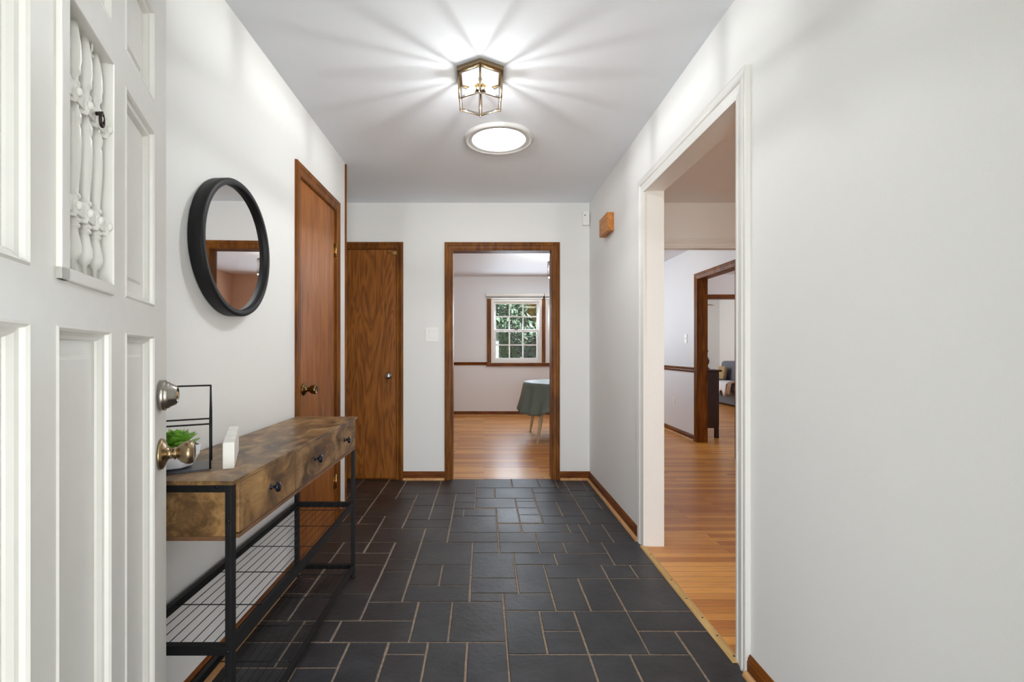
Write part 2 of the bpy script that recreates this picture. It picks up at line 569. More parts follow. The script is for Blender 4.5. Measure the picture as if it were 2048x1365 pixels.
# slate floor on a three inch grid
U = 0.0762
tiles = [
 # under and beside the console, left of the long joint
 (-13,-10,25,27),(-10,-8,25,27),(-8,-4,25,27),(-7,-4,27,29),(-13,-11,27,30),(-11,-7,27,30),
 (-11,-7,30,34),(-13,-11,30,32),(-13,-11,32,34),(-13,-11,34,36),(-13,-11,36,38),(-11,-7,34,36),(-11,-9,36,38),(-9,-7,36,38),
 (-4,-2,25,29),(-2,1,25,29),
 (-7,-5,35,38),(-7,-5,33,35),(-7,-5,29,33),(-5,-1,34,38),(-5,-3,31,34),(-3,-1,31,34),(-5,-1,29,31),
 (-1,1,29,30),(-1,2,30,32),(-1,2,32,36),(-1,1,36,38),(1,4,36,38),(4,6,36,38),(6,9,36,38),
 (2,5,34,36),(5,9,34,36),(9,12,34,38),(2,4,30,34),(1,4,28,30),(4,8,32,34),(8,10,32,34),(10,12,32,34),
 (4,6,28,32),(6,8,28,32),(8,12,28,32),(1,3,24,28),(3,5,26,28),(3,5,24,26),(5,8,24,28),(8,12,26,28),(8,10,24,26),(10,12,20,26),
 (1,5,20,24),(5,7,20,24),(7,10,20,24),
 (-7,-5,21,25),(-5,-3,24,25),(-5,-3,21,24),(-3,-1,21,25),(-1,1,21,25),(-10,-7,23,25),(-13,-10,23,25),(-13,-9,19,23),(-9,-7,19,23),
 (-7,-3,17,21),(-3,1,18,21),
 # upper bands
 (-13,-9,38,42),(-9,-5,38,41),(-5,-3,38,41),(-13,-11,42,44),(-11,-9,42,44),(-9,-7,41,44),(-11,-7,44,46),(-11,-7,46,49),
 (-18,-11,44,47),(-18,-11,47,49),(-18,-14,49,51),(-14,-11,49,51),(-18,-11,51,53),(-18,-14,53,57),(-14,-11,53,57),
 (-11,-9,49,51),(-11,-9,51,55),(-11,-9,55,57),(-9,-7,49,51),(-9,-5,51,57),(-7,-5,47,51),(-7,-5,43,47),(-7,-3,41,43),(-5,-3,43,47),(-5,-3,47,51),
 (-5,-1,51,57),(-3,-1,48,51),(-3,-1,46,48),(-3,-2,44,46),(-2,1,44,46),(-3,1,40,44),(-3,1,38,40),
 (-1,3,53,57),(3,6,53,57),(6,8,53,57),(8,9,53,57),(-1,1,49.3,53),(1,5,49.3,53),(-1,3,46.3,49.3),(3,5,48.3,49.3),(3,5,46.3,48.3),
 (5,9,51.2,53),(5,9,48.2,51.2),(5,7,44,48.2),(7,9,44,48.2),(5,9,42,44),(1,3,42.2,46.3),(3,5,44.3,46.3),(3,5,42.2,44.3),
 (1,3,40,42),(3,7,40,42),(7,8,40,42),(1,4,38,40),(4,8,38,40),(8,10,38,42),(10,12.3,40,42),(10,12.3,38,40),
 (9,11,52,57),(11,12.3,52,57),(9,12.3,50,52),(9,11,46,50),(11,12.3,48,50),(11,12.3,46,48),(9,12.3,42,46),
]
tiles = [t for t in tiles]
# nearer than the frame: the pattern simply goes on to the entrance
y = 20
row = 0
while y > 2:
    hgt = 4 if row % 2 == 0 else 3
    x = -13
    while x < 12:
        wdt = random.choice([2, 3, 4])
        if 12 - (x + wdt) < 2:
            wdt = 12 - x
        y1 = y
        if row == 0 and x < 1:
            y1 = 17
        tiles.append((x, x + wdt, max(1.6, (y1 - hgt) if row else y - hgt), y1))
        x += wdt
    y -= hgt
    row += 1
mb = MB()
bm = mb.bm
lay = bm.faces.layers.float.new('tint')
G = 0.0042
for (x0, x1, y0, y1) in tiles:
    X0, X1 = (x0 + 0.17) * U, (x1 + 0.17) * U
    Y0, Y1 = (y0 - 0.06) * U, (y1 - 0.06) * U
    if y1 >= 57: Y1 = 4.312
    if Y1 <= Y0 + 0.02: continue
    if x1 in (12, 12.3): X1 = 0.934 if y0 >= 36.9 else 0.925
    if x0 == -13: X0 = XL
    if x0 == -18: X0 = -1.75
    j = lambda: random.uniform(-0.0012, 0.0012)
    a = [(X0 + G + j(), Y0 + G + j()), (X1 - G + j(), Y0 + G + j()), (X1 - G + j(), Y1 - G + j()), (X0 + G + j(), Y1 - G + j())]
    # slightly broken edges
    pts = []
    for i in range(4):
        p, q = Vector(a[i]), Vector(a[(i + 1) % 4])
        n = max(2, int((q - p).length / 0.05))
        for k in range(n):
            r_ = p.lerp(q, k / n)
            if k:
                nn = Vector((-(q - p).y, (q - p).x)).normalized()
                r_ = r_ + nn * random.uniform(-0.0009, 0.0009)
            pts.append(r_)
    c = sum(pts, Vector((0, 0))) / len(pts)
    zt = random.uniform(-0.0006, 0.0006)
    top = [bm.verts.new((p.x + (0.002 if p.x < c.x else -0.002), p.y + (0.002 if p.y < c.y else -0.002), zt)) for p in pts]
    mid = [bm.verts.new((p.x, p.y, zt - 0.0015)) for p in pts]
    bot = [bm.verts.new((p.x, p.y, -0.008)) for p in pts]
    left = max(0.0, min(1.0, (1.5 - c.x / U) / 10 * ((c.y / U - 22) / 14)))
    tv = min(1, max(0, left * 0.8 + random.uniform(-0.12, 0.22)))
    fs = [bm.faces.new(top)]
    n = len(pts)
    for i in range(n):
        fs.append(bm.faces.new((mid[i], mid[(i + 1) % n], top[(i + 1) % n], top[i])))
        fs.append(bm.faces.new((bot[i], bot[(i + 1) % n], mid[(i + 1) % n], mid[i])))
    for f in fs:
        f[lay] = tv
fl = struct('floor', mb, 'slate', None, 'dark slate tile floor laid in mixed rectangles', 'floor')
mb = MB()
mb.box(-1.86, 0.935, 0.10, 4.3135, -0.03, -0.0028)
struct('grout', mb, 'grout', fl)
# porch outside the entrance
mb = MB(); mb.box(-1.6, 1.8, -2.6, 0.10, -0.15, -0.01)
struct('floor_porch', mb, 'porch', None, 'concrete porch slab outside the entrance', 'floor')
mb = MB(); mb.box(-30, 30, 8.75, 45, -0.35, -0.3)
struct('ground', mb, 'lawn', None, 'green garden ground beyond the windows', 'ground')
mb = MB(); mb.box(-30, 30, -40, -2.6, -0.35, -0.3)
struct('ground_front', mb, 'lawn', None, 'lawn in front of the entrance', 'ground')

# ------------------------------------------------------------------ trims
def casing(name, fn, a0, a1, zt, prof, mat, label, jamb=None, jambmat=None, zb=0.0):
    """door casing: mitred sweep of the profile (u outwards from opening, t out of wall)"""
    mb = MB(fn)
    bm = mb.bm
    cols = []
    for u, t in prof:
        cols.append([bm.verts.new((a0 - u, t, zb)), bm.verts.new((a0 - u, t, zt + u)), bm.verts.new((a1 + u, t, zt + u)), bm.verts.new((a1 + u, t, zb))])
    n = len(prof)
    for i in range(n):
        A, B2 = cols[i], cols[(i + 1) % n]
        for k in range(3):
            bm.faces.new((A[k], A[k + 1], B2[k + 1], B2[k]))
    bm.faces.new([c[0] for c in cols])
    bm.faces.new([c[3] for c in cols])
    o = struct(name, mb, mat, None, label, 'door casing')
    if jamb:
        d0, d1, th = jamb
        mj = MB(fn)
        mj.box(a0 - 0.0, a0 + th, d0, d1, zb, zt)
        mj.box(a1 - th, a1, d0, d1, zb, zt)
        mj.box(a0 + th, a1 - th, d0, d1, zt - th, zt)
        struct('jamb', mj, jambmat or mat, o)
    return o
COLONIAL = [(0.0, 0.0), (0.0, 0.008), (0.006, 0.010), (0.012, 0.009), (0.034, 0.012), (0.040, 0.017), (0.050, 0.018), (0.058, 0.016), (0.066, 0.016), (0.068, 0.0)]
W_COL = [(-0.012, 0.0), (-0.012, 0.009), (0.0, 0.011), (0.004, 0.008), (0.03, 0.013), (0.036, 0.018), (0.046, 0.019), (0.05, 0.015), (0.066, 0.019), (0.071, 0.018), (0.071, 0.0)]
casing('trim_1', plane_y(YF, -1), -0.281 + 0.006, 0.610 - 0.006, 2.03 - 0.006, COLONIAL, 'trimwood_z', 'brown wood casing around the dining doorway', (-0.125, 0.004, 0.006))
casing('trim_2', plane_y(YF, -1), -1.385, -0.764, 2.035, [(u * 0.85, t) for u, t in COLONIAL], 'trimwood_z', 'brown wood casing around the closet door', (-0.11, 0.003, 0.005))
casing('trim_3', plane_x(XL, 1), 2.5476, 3.168, 2.05, [(u * 0.95, t * 0.9) for u, t in COLONIAL], 'trimwood_z', 'brown wood casing around the side door on the mirror wall', (-0.11, 0.003, 0.005))
casing('trim_4', plane_x(XR, -1), 1.775, 2.83, 2.067, W_COL, 'trimwhite', 'white casing around the wide opening to the living room', (-0.114, 0.004, 0.004), 'trimwhite')
casing('trim_5', plane_x(2.655, -1), 5.136, 6.05, 2.03, COLONIAL, 'trimwood_z', 'brown wood casing around the doorway in the dining wall', (-0.125, 0.004, 0.006))
casing('trim_6', plane_y(YF, -1), 1.30, 2.62, 2.05, W_COL, 'trimwhite', 'white casing around the opening from living room to dining room', (-0.114, 0.004, 0.004), 'trimwhite')
casing('trim_7', plane_y(8.33, -1), 3.3, 5.3, 2.03, COLONIAL, 'trimwood_x', 'brown wood casing around the farthest opening', (-0.125, 0.004, 0.006))
casing('trim_8', plane_y(0.17, 1), -0.375, 0.54, 2.04, W_COL, 'trimwhite', 'white casing around the entrance')
mb = MB(); mb.box(XL - 0.004, XL + 0.011, 3.380, 3.392, 0.0, H - 0.01)
struct('trim_9', mb, 'trimwood_z', None, 'narrow wood strip on the hall wall corner', 'corner trim')

def sweep_line(fn, a0, a1, prof):
    mb = MB(fn)
    A = [mb.bm.verts.new((a0, t, z)) for t, z in prof]
    B2 = [mb.bm.verts.new((a1, t, z)) for t, z in prof]
    n = len(prof)
    for i in range(n):
        mb.bm.faces.new((A[i], A[(i + 1) % n], B2[(i + 1) % n], B2[i]))
    mb.bm.faces.new(A); mb.bm.faces.new(B2)
    return mb
BASE = [(0, 0.0), (0.013, 0.0), (0.013, 0.05), (0.010, 0.056), (0.010, 0.062), (0.006, 0.068), (0.004, 0.074), (0, 0.074)]
SHOE = [(0.013, 0.0), (0.030, 0.0), (0.029, 0.007), (0.025, 0.013), (0.019, 0.017), (0.013, 0.018)]
def baseboard(name, fn, a0, a1, ax, label, shoe=True):
    o = struct(name, sweep_line(fn, a0, a1, BASE), 'trimwood_' + ax, None, label, 'baseboard')
    if shoe:
        s_ = struct('shoe_molding', sweep_line(fn, a0, a1, SHOE), 'shoe', o)
        s_['label'] = 'pale unstained shoe moulding'
    return o
baseboard('baseboard_left', plane_x(XL, 1), 0.20, 2.482, 'y', 'brown baseboard below the mirror wall, behind the console')
baseboard('baseboard_left_corner', plane_x(XL, 1), 3.236, 3.38, 'y', 'short brown baseboard beside the side door')
baseboard('baseboard_far', plane_y(YF, -1), -0.706, -0.343, 'x', 'brown baseboard between closet door and doorway')
baseboard('baseboard_far_right', plane_y(YF, -1), 0.673, XR, 'x', 'short brown baseboard right of the dining doorway')
baseboard('baseboard_right', plane_x(XR, -1), 2.902, YF, 'y', 'brown baseboard under the wooden chime box')
baseboard('baseboard_right_near', plane_x(XR, -1), 0.20, 1.703, 'y', 'brown baseboard of the wall nearest on the right')
baseboard('baseboard_dining_far', plane_y(8.56, -1), -1.80, 2.655, 'x', 'brown baseboard under the dining windows')
baseboard('baseboard_dining_right', plane_x(2.655, -1), 6.119, 8.56, 'y', 'brown baseboard of the dining wall with the outlet')
RAIL = [(0, 0.862), (0.010, 0.862), (0.012, 0.875), (0.018, 0.885), (0.012, 0.897), (0.022, 0.905), (0.026, 0.918), (0.016, 0.926), (0, 0.926)]
struct('trim_10', sweep_line(plane_x(2.655, -1), 6.119, 8.56, RAIL), 'trimwood_y', None, 'brown chair rail left of the doorway in the dining wall', 'chair rail')
RAIL2 = [(t, z + 0.01 if z > 0.89 else z + 0.02) for t, z in RAIL]
struct('trim_11', sweep_line(plane_y(8.56, -1), -1.80, 0.07, RAIL2), 'trimwood_x', None, 'brown chair rail left of the dining window', 'chair rail')

# threshold strip
mb = MB(); 
for v in [0]:
    A = [(0.906, 0.0), (0.910, 0.006), (0.930, 0.008), (0.945, 0.0)]
    va = [mb.bm.verts.new((x, 1.772, z)) for x, z in A]; vb = [mb.bm.verts.new((x, 2.83, z)) for x, z in A]
    for i in range(4): mb.bm.faces.new((va[i], va[(i + 1) % 4], vb[(i + 1) % 4], vb[i]))
    mb.bm.faces.new(va); mb.bm.faces.new(vb)
th = struct('trim_12', mb, 'strip', None, 'yellowish threshold strip between slate and oak floor', 'threshold')
for yy in (1.80, 1.93, 2.06, 2.22, 2.40, 2.70):
    mb = MB(); mb.lathe([(0.004, 0), (0.004, 0.0012)], (0.925, yy, 0.0070), n=10)
    link('nail', mb, 'darkbronze', th)

# ------------------------------------------------------------------ doors
def knob_lathe(fn_c, axis, prof, n=28):
    mb = MB(); mb.lathe(prof, fn_c, axis, n); return mb
# door 1: side door on the left wall
mb = MB(); mb.box(XL - 0.042, XL - 0.004, 2.5535, 3.162, 0.012, 2.043, 0.0015)
d1 = struct('door_1', mb, 'slab', None, 'reddish brown flat wood door on the mirror wall', 'door')
mb = MB(); mb.lathe([(0.033, 0), (0.033, 0.004), (0.028, 0.010), (0.016, 0.013), (0.012, 0.024), (0.013, 0.034), (0.022, 0.042), (0.0255, 0.060), (0.026, 0.068), (0.022, 0.071), (0.019, 0.069), (0.0, 0.068)], (XL - 0.004, 2.615, 0.928), (1, 0, 0), 28)
k = link('door_knob', mb, 'bronze', d1); k['label'] = 'antique bronze knob'
for zz in (1.785, 0.285):
    mb = MB(); mb.cyl((XL + 0.004, 3.166, zz - 0.045), (XL + 0.004, 3.166, zz + 0.045), 0.006, n=12); mb.box(XL - 0.004, XL - 0.002, 3.135, 3.163, zz - 0.045, zz + 0.045); mb.ellipsoid((XL + 0.004, 3.166, zz + 0.047), (0.005, 0.005, 0.004)); mb.ellipsoid((XL + 0.004, 3.166, zz - 0.047), (0.005, 0.005, 0.004))
    h = link('hinge', mb, 'brass', d1); h['label'] = 'brass hinge'
mb = MB(); mb.box(XL - 0.09, XL - 0.06, 2.553, 3.163, 0, 2.045)
link('door_stop', mb, 'trimwood_z', d1)
# door 2: closet door in the far wall
mb = MB(); mb.box(-1.379, -0.770, YF + 0.004, YF + 0.040, 0.012, 2.028, 0.0015)
d2 = struct('door_2', mb, 'figured', None, 'brown figured plywood closet door with a small chrome knob', 'door')
mb = MB(); mb.lathe([(0.029, 0), (0.029, 0.003), (0.020, 0.009), (0.010, 0.013), (0.009, 0.026), (0.018, 0.032), (0.026, 0.040), (0.028, 0.050), (0.026, 0.060), (0.017, 0.066), (0.0, 0.067)], (-0.833, YF + 0.004, 0.916), (0, -1, 0), 28)
k = link('door_knob', mb, 'nickel', d2); k['label'] = 'polished chrome knob'
mb = MB(); mb.box(-0.800, -0.745, YF - 0.004, YF + 0.003, 1.985, 2.012, 0.001); mb.cyl((-0.845, YF - 0.006, 1.998), (-0.75, YF - 0.006, 1.998), 0.0035)
k = link('latch', mb, 'brass', d2); k['label'] = 'small brass hook latch at the top corner'
mb = MB(); mb.box(-1.379, -0.770, YF + 0.042, YF + 0.07, 0, 2.029)
link('door_stop', mb, 'trimwood_z', d2)

# door 3: the open white front door. local frame: s from the lock edge to the hinge, o out of the visible face
P0 = Vector((-0.716, 1.100)); D = Vector((0.373, -0.928)).normalized(); NN = Vector((0.928, 0.373)).normalized()
def dfn(v):   # v = (s, o, z)
    p = P0 + D * v[0] + NN * v[1]
    return (p.x, p.y, v[2])
W = 0.915; TH = 0.044; ZT = 2.035; ZB = 0.012
mb = MB(dfn)
cols = [(0.108, 0.300), (0.372, 0.564), (0.628, 0.820)]
rows = [(0.25, 1.167), (1.226, 1.583), (1.644, 1.830)]
# solid core behind the panels plus stiles and rails in front of it
mb.box(0, W, -TH, -0.028, ZB, ZT)
xs = [0, 0.108, 0.300, 0.372, 0.564, 0.628, 0.820, W]
zs = [ZB, 0.25, 1.167, 1.226, 1.583, 1.644, 1.830, ZT]
for i in range(7):
    for kx in range(7):
        if i % 2 == 1 and kx % 2 == 1:
            continue
        mb.box(xs[i], xs[i + 1], -0.028, 0, zs[kx], zs[kx + 1])
bmesh.ops.remove_doubles(mb.bm, verts=mb.bm.verts, dist=1e-5)
seen = {}
for f in list(mb.bm.faces):
    key = tuple(sorted(v.index for v in f.verts))
mb.bm.verts.index_update()
for f in list(mb.bm.faces):
    key = tuple(sorted(v.index for v in f.verts))
    seen.setdefault(key, []).append(f)
for key, fl_ in seen.items():
    if len(fl_) > 1:
        bmesh.ops.delete(mb.bm, geom=fl_, context='FACES_ONLY')
d3 = struct('door_3', mb, 'doorwhite', None, 'open white panelled front door with turned spindles, nearest on the left', 'front door')
def panel_mold(s0, s1, z0, z1, depth=-0.016, mold=0.017):
    """ogee moulding stepping down into a raised panel, single ring-swept mesh"""
    mb = MB(dfn)
    rings = [(0.0, 0.0), (0.003, 0.002), (0.006, -0.001), (0.007, -0.006), (0.012, -0.008), (mold - 0.001, -0.013), (mold, depth), (mold + 0.022, depth), (mold + 0.026, depth + 0.0035)]
    V = []
    for u, o in rings:
        V.append([mb.bm.verts.new(p) for p in ((s0 + u, o, z0 + u), (s1 - u, o, z0 + u), (s1 - u, o, z1 - u), (s0 + u, o, z1 - u))])
    for a in range(len(V) - 1):
        for i in range(4):
            mb.bm.faces.new((V[a][i], V[a][(i + 1) % 4], V[a + 1][(i + 1) % 4], V[a + 1][i]))
    mb.bm.faces.new(V[-1])
    back = [mb.bm.verts.new(p) for p in ((s0, -0.027, z0), (s1, -0.027, z0), (s1, -0.027, z1), (s0, -0.027, z1))]
    for i in range(4):
        mb.bm.faces.new((V[0][i], V[0][(i + 1) % 4], back[(i + 1) % 4], back[i]))
    mb.bm.faces.new(back)
    return mb
for ci, (s0, s1) in enumerate(cols):
    for ri, (z0, z1) in enumerate(rows):
        if ci == 1 and ri == 1:
            continue
        link('panel', panel_mold(s0, s1, z0, z1), 'doorwhite', d3)
# spindle window
mb = MB(dfn)
f0, f1, g0, g1 = 0.372, 0.564, 1.222, 1.583
for (a, b_, c_, d_) in ((f0, f0 + 0.006, g0, g1), (f1 - 0.024, f1, g0, g1), (f0, f1, g0, g0 + 0.016), (f0, f1, g1 - 0.006, g1)):
    mb.box(a, b_, -0.027, 0.006, c_, d_, 0.002)
fw = link('window_frame', mb, 'doorwhite', d3)
mb = MB(dfn); mb.box(f0, f1, -0.0279, -0.0225, g0, g1)
link('back_panel', mb, 'doorwhite', fw)
SP = [(0.003, 1.237), (0.003, 1.256), (0.0065, 1.259), (0.0098, 1.268), (0.0095, 1.278), (0.0065, 1.293), (0.0055, 1.300), (0.008, 1.302), (0.008, 1.305), (0.006, 1.307), (0.0082, 1.309), (0.0082, 1.312), (0.006, 1.314),
      (0.006, 1.338), (0.0085, 1.341), (0.0085, 1.345), (0.0062, 1.348), (0.007, 1.360), (0.0092, 1.395), (0.0098, 1.418), (0.0090, 1.434), (0.0078, 1.438), (0.0096, 1.444), (0.0098, 1.451), (0.008, 1.457), (0.0065, 1.461),
      (0.006, 1.488), (0.0082, 1.491), (0.0082, 1.495), (0.006, 1.498), (0.006, 1.504), (0.009, 1.508), (0.009, 1.512), (0.0085, 1.515), (0.0100, 1.524), (0.0092, 1.545), (0.0065, 1.566), (0.0045, 1.578)]
for sc in (0.401, 0.441, 0.481, 0.519):
    mb = MB(dfn); mb.lathe(SP, (sc, -0.0115, 0), n=20, cap=True)
    link('spindle', mb, 'doorwhite', d3)
for zc in (1.4745, 1.3255):
    mb = MB(dfn)
    mb.box(f0 + 0.006, f1 - 0.024, -0.013, -0.003, zc - 0.009, zc + 0.009, 0.001)
    for sc in (0.381, 0.421, 0.461, 0.500, 0.535):
        mb.lathe([(0.0085, -0.014), (0.011, -0.006), (0.011, 0.006), (0.0085, 0.014)], (sc, -0.010, zc), (0, 0, 1), 4, False, phase=R(45) if False else 0)
        mb.ellipsoid((sc, 0.001, zc), (0.0042, 0.0042, 0.0065), 12, 8)
    link('crossbar', mb, 'doorwhite', d3)
mb = MB(dfn)
mb.tube([(0.424 + 0.0065 * math.cos(t), 0.004, 1.471 + 0.009 * math.sin(t)) for t in [2 * math.pi * i / 18 for i in range(18)]], 0.0022, 8, True)
mb.cyl((0.424, -0.004, 1.479), (0.424, 0.006, 1.481), 0.003)
o = link('ring_pull', mb, 'darkbronze', d3); o['label'] = 'small dark metal ring pull'
mb = MB(dfn)
mb.cyl((0.43, -0.006, 1.5765), (0.43, -0.006, 1.566), 0.0014)
mb.tube([(0.43 + 0.004 * math.cos(t), -0.006, 1.562 + 0.004 * math.sin(t)) for t in [R(90) - R(280) * i / 10 for i in range(11)]], 0.0012, 6)
link('hook', mb, 'doorwhite', d3)
ax = (NN.x, NN.y, 0)
c3 = dfn((0.057, 0, 0.914))
mb = MB(); mb.lathe([(0.033, 0), (0.0335, 0.003), (0.032, 0.006), (0.027, 0.009), (0.020, 0.012), (0.013, 0.015), (0.0115, 0.019), (0.0115, 0.026), (0.0135, 0.027), (0.0135, 0.029), (0.0115, 0.030), (0.0135, 0.033), (0.020, 0.040), (0.0245, 0.049), (0.0255, 0.056), (0.0235, 0.062), (0.018, 0.0645), (0.010, 0.063), (0.0, 0.0625)], c3, ax, 40)
kn = link('door_knob', mb, 'oldbrass', d3); kn['label'] = 'egg shaped aged brass knob'
c4 = dfn((0.057, 0, 1.040))
mb = MB(); mb.lathe([(0.0315, 0), (0.0325, 0.001), (0.0325, 0.0105), (0.0318, 0.0112), (0.0290, 0.0116), (0.0288, 0.0122), (0.0282, 0.0170), (0.0278, 0.0176), (0.0262, 0.0180), (0.0258, 0.0186), (0.0205, 0.0300), (0.0198, 0.0306), (0.0190, 0.0308), (0.0186, 0.0314), (0.0170, 0.0330), (0.0160, 0.0332), (0.0152, 0.0326), (0.0150, 0.0300), (0.0, 0.0300)], c4, ax, 40)
db = link('deadbolt', mb, 'nickel', d3); db['label'] = 'round satin nickel deadbolt'
mb = MB(); p = Vector(c4) + Vector(ax) * 0.0305
mb.lathe([(0.008, 0), (0.008, 0.002), (0.0, 0.002)], p, ax, 16)
link('keyhole', mb, 'brass', db)
mb = MB(dfn)
for zz in (0.25, 1.05, 1.82):
    mb.cyl((W + 0.003, -0.02, zz - 0.05), (W + 0.003, -0.02, zz + 0.05), 0.007)
link('hinge', mb, 'brass', d3)

# ------------------------------------------------------------------ wall mirror
Yc, Zc, Rm = 1.830, 1.518, 0.252
mir = thing('wall_mirror', (XL, Yc, Zc - Rm), 'round wall mirror in a deep black frame above the console table', 'mirror')
mb = MB(); mb.lathe([(Rm - 0.004, 0.001), (Rm, 0.004), (Rm + 0.001, 0.045), (Rm - 0.002, 0.050), (Rm - 0.020, 0.051), (Rm - 0.022, 0.048), (Rm - 0.022, 0.030), (Rm - 0.03, 0.028), (Rm - 0.03, 0.001), (Rm - 0.004, 0.001)], (XL, Yc, Zc), (1, 0, 0), 96, cap=False)
link('mirror_frame', mb, 'black', mir)
mb = MB(); mb.lathe([(Rm - 0.0225, 0.0255), (Rm - 0.0225, 0.029), (0.0001, 0.029)], (XL, Yc, Zc), (1, 0, 0), 96)
for f in mb.bm.faces: f.smooth = False
gl = link('mirror_glass', mb, 'mirror', mir); gl.rotation_euler = (0, R(0.42), R(-0.31)); gl.location = (0.0008, 0, 0); gl['label'] = 'silvered mirror glass'

# ------------------------------------------------------------------ console table
XF, XB = -0.6375, -0.945
Y0, Y1 = 1.242, 2.464
ZTP = 0.8035
con = thing('console_table', (-0.79, (Y0 + Y1) / 2, 0), 'long rustic brown console table with three drawers and black metal frame', 'console table')
mb = MB(); mb.box(XB, XF, Y0, Y1, ZTP - 0.011, ZTP, 0.0012)
link('tabletop', mb, 'rustic', con)
mb = MB(); mb.box(XB + 0.004, XF - 0.004, Y0 + 0.003, Y1 - 0.003, ZTP - 0.0118, ZTP - 0.0108)
LX0, LX1 = XF - 0.0085, XF - 0.0245   # front legs (outer, inner)
BX0, BX1 = XB + 0.001, XB + 0.019
def leg(xa, xb, ya, yb):
    mb = MB(); mb.box(min(xa, xb), max(xa, xb), ya, yb, 0.014, ZTP - 0.0112, 0.0012)
    o = link('leg', mb, 'black', con)
    m2 = MB(); m2.lathe([(0.010, 0.0), (0.011, 0.003), (0.011, 0.010), (0.006, 0.0145)], ((xa + xb) / 2, (ya + yb) / 2, 0.0), n=16)
    link('foot', m2, 'black', o)
    return o
leg(LX0, LX1, Y0 + 0.006, Y0 + 0.031); leg(LX0, LX1, Y1 - 0.031, Y1 - 0.006)
leg(BX0, BX1, Y0 + 0.006, Y0 + 0.031); leg(BX0, BX1, Y1 - 0.031, Y1 - 0.006)
ZD0, ZD1 = 0.650, ZTP - 0.0125
# upper frame rails
for ya, yb in ((Y0 + 0.007, Y0 + 0.026), (Y1 - 0.026, Y1 - 0.007)):
    mb = MB(); mb.box(BX1, LX1, ya, yb, ZTP - 0.031, ZTP - 0.0115, 0.001)
    link('top_rail', mb, 'black', con)
# drawer case: side panels, bottom, back, dividers
mb = MB()
mb.box(BX1 + 0.001, LX1 - 0.001, Y0 + 0.012, Y0 + 0.026, ZD0 + 0.008, ZTP - 0.032)
mb.box(BX1 + 0.001, LX1 - 0.001, Y1 - 0.026, Y1 - 0.012, ZD0 + 0.008, ZTP - 0.032)
mb.box(BX1, XF - 0.024, Y0 + 0.032, Y1 - 0.032, ZD0 + 0.012, ZD1)
case = link('drawer_case', mb, 'rustic', con)
mb = MB(); mb.box(BX1 + 0.001, LX1 - 0.001, Y0 + 0.010, Y0 + 0.032, ZD0 - 0.003, ZD0 + 0.008); mb.box(BX1, XF - 0.001, Y0 + 0.032, Y1 - 0.032, ZD0 - 0.003, ZD0 + 0.008); mb.box(BX1 + 0.001, LX1 - 0.001, Y1 - 0.032, Y1 - 0.010, ZD0 - 0.003, ZD0 + 0.008)
link('bottom_board', mb, 'rustic_edge', case)
yd = [Y0 + 0.0325, 1.657, 2.041, Y1 - 0.0325]
for i in range(3):
    ya, yb = yd[i] + 0.0015, yd[i + 1] - 0.0015
    mb = MB(); mb.box(XF - 0.018, XF - 0.0015, ya, yb, ZD0 + 0.010, ZD1, 0.0015)
    dr = link('drawer', mb, 'rustic', con)
    mb = MB()
    e = 0.0012
    for (a, b_, c_, d_) in ((ya, ya + 0.003, ZD0 + 0.010, ZD1), (yb - 0.003, yb, ZD0 + 0.010, ZD1), (ya, yb, ZD0 + 0.010, ZD0 + 0.013)):
        mb.box(XF - 0.0016, XF - 0.0008, a, b_, c_, d_)
    link('edge_band', mb, 'rustic_edge', dr)
    mb = MB(); mb.lathe([(0.009, 0), (0.009, 0.002), (0.005, 0.004), (0.0045, 0.012), (0.008, 0.017), (0.0145, 0.019), (0.0155, 0.022), (0.0145, 0.026), (0.006, 0.028), (0, 0.0282)], (XF - 0.0015, (ya + yb) / 2, 0.727), (1, 0, 0), 24)
    kk = link('knob', mb, 'blackknob', dr); kk['label'] = 'round black knob'
# wire shelves
def shelf(z, t):
    mb = MB()
    xf, xb = LX1, BX1
    mb.box(xb, xf, Y0 + 0.008, Y0 + 0.028, z - t, z, 0.001)
    mb.box(xb, xf, Y1 - 0.028, Y1 - 0.008, z - t, z, 0.001)
    mb.box(LX1, LX0 - 0.0, Y0 + 0.031, Y1 - 0.031, z - t, z, 0.001)
    mb.box(BX0, BX1, Y0 + 0.031, Y1 - 0.031, z - t, z, 0.001)
    o = link('shelf_frame', mb, 'black', con)
    w = MB()
    nx = 9
    for i in range(nx):
        x = xb + (xf - xb) * (i + 0.5) / nx
        w.cyl((x, Y0 + 0.02, z - 0.006), (x, Y1 - 0.02, z - 0.006), 0.0013, n=6)
    for yy in (1.473, 1.690, 1.911, 2.131, 2.345):
        w.cyl((BX0 + 0.008, yy, z - 0.0085), (LX0 - 0.006, yy, z - 0.0085), 0.0016, n=6)
    link('wire_grid', w, 'black', o)
shelf(0.377, 0.024)
shelf(0.066, 0.022)
for (yy, zz) in ((Y0 + 0.006, 0.700), (Y0 + 0.006, 0.365), (Y0 + 0.006, 0.787)):
    xx = (LX0 + LX1) / 2 if zz < 0.78 else LX1 - 0.022
    mb = MB(); mb.lathe([(0.0045, 0), (0.0045, 0.0015), (0.0025, 0.0028), (0.0, 0.0028)], (xx, yy + (0.001 if zz > 0.78 else 0), zz), (0, -1, 0), 12)
    link('bolt', mb, 'blackknob', con)

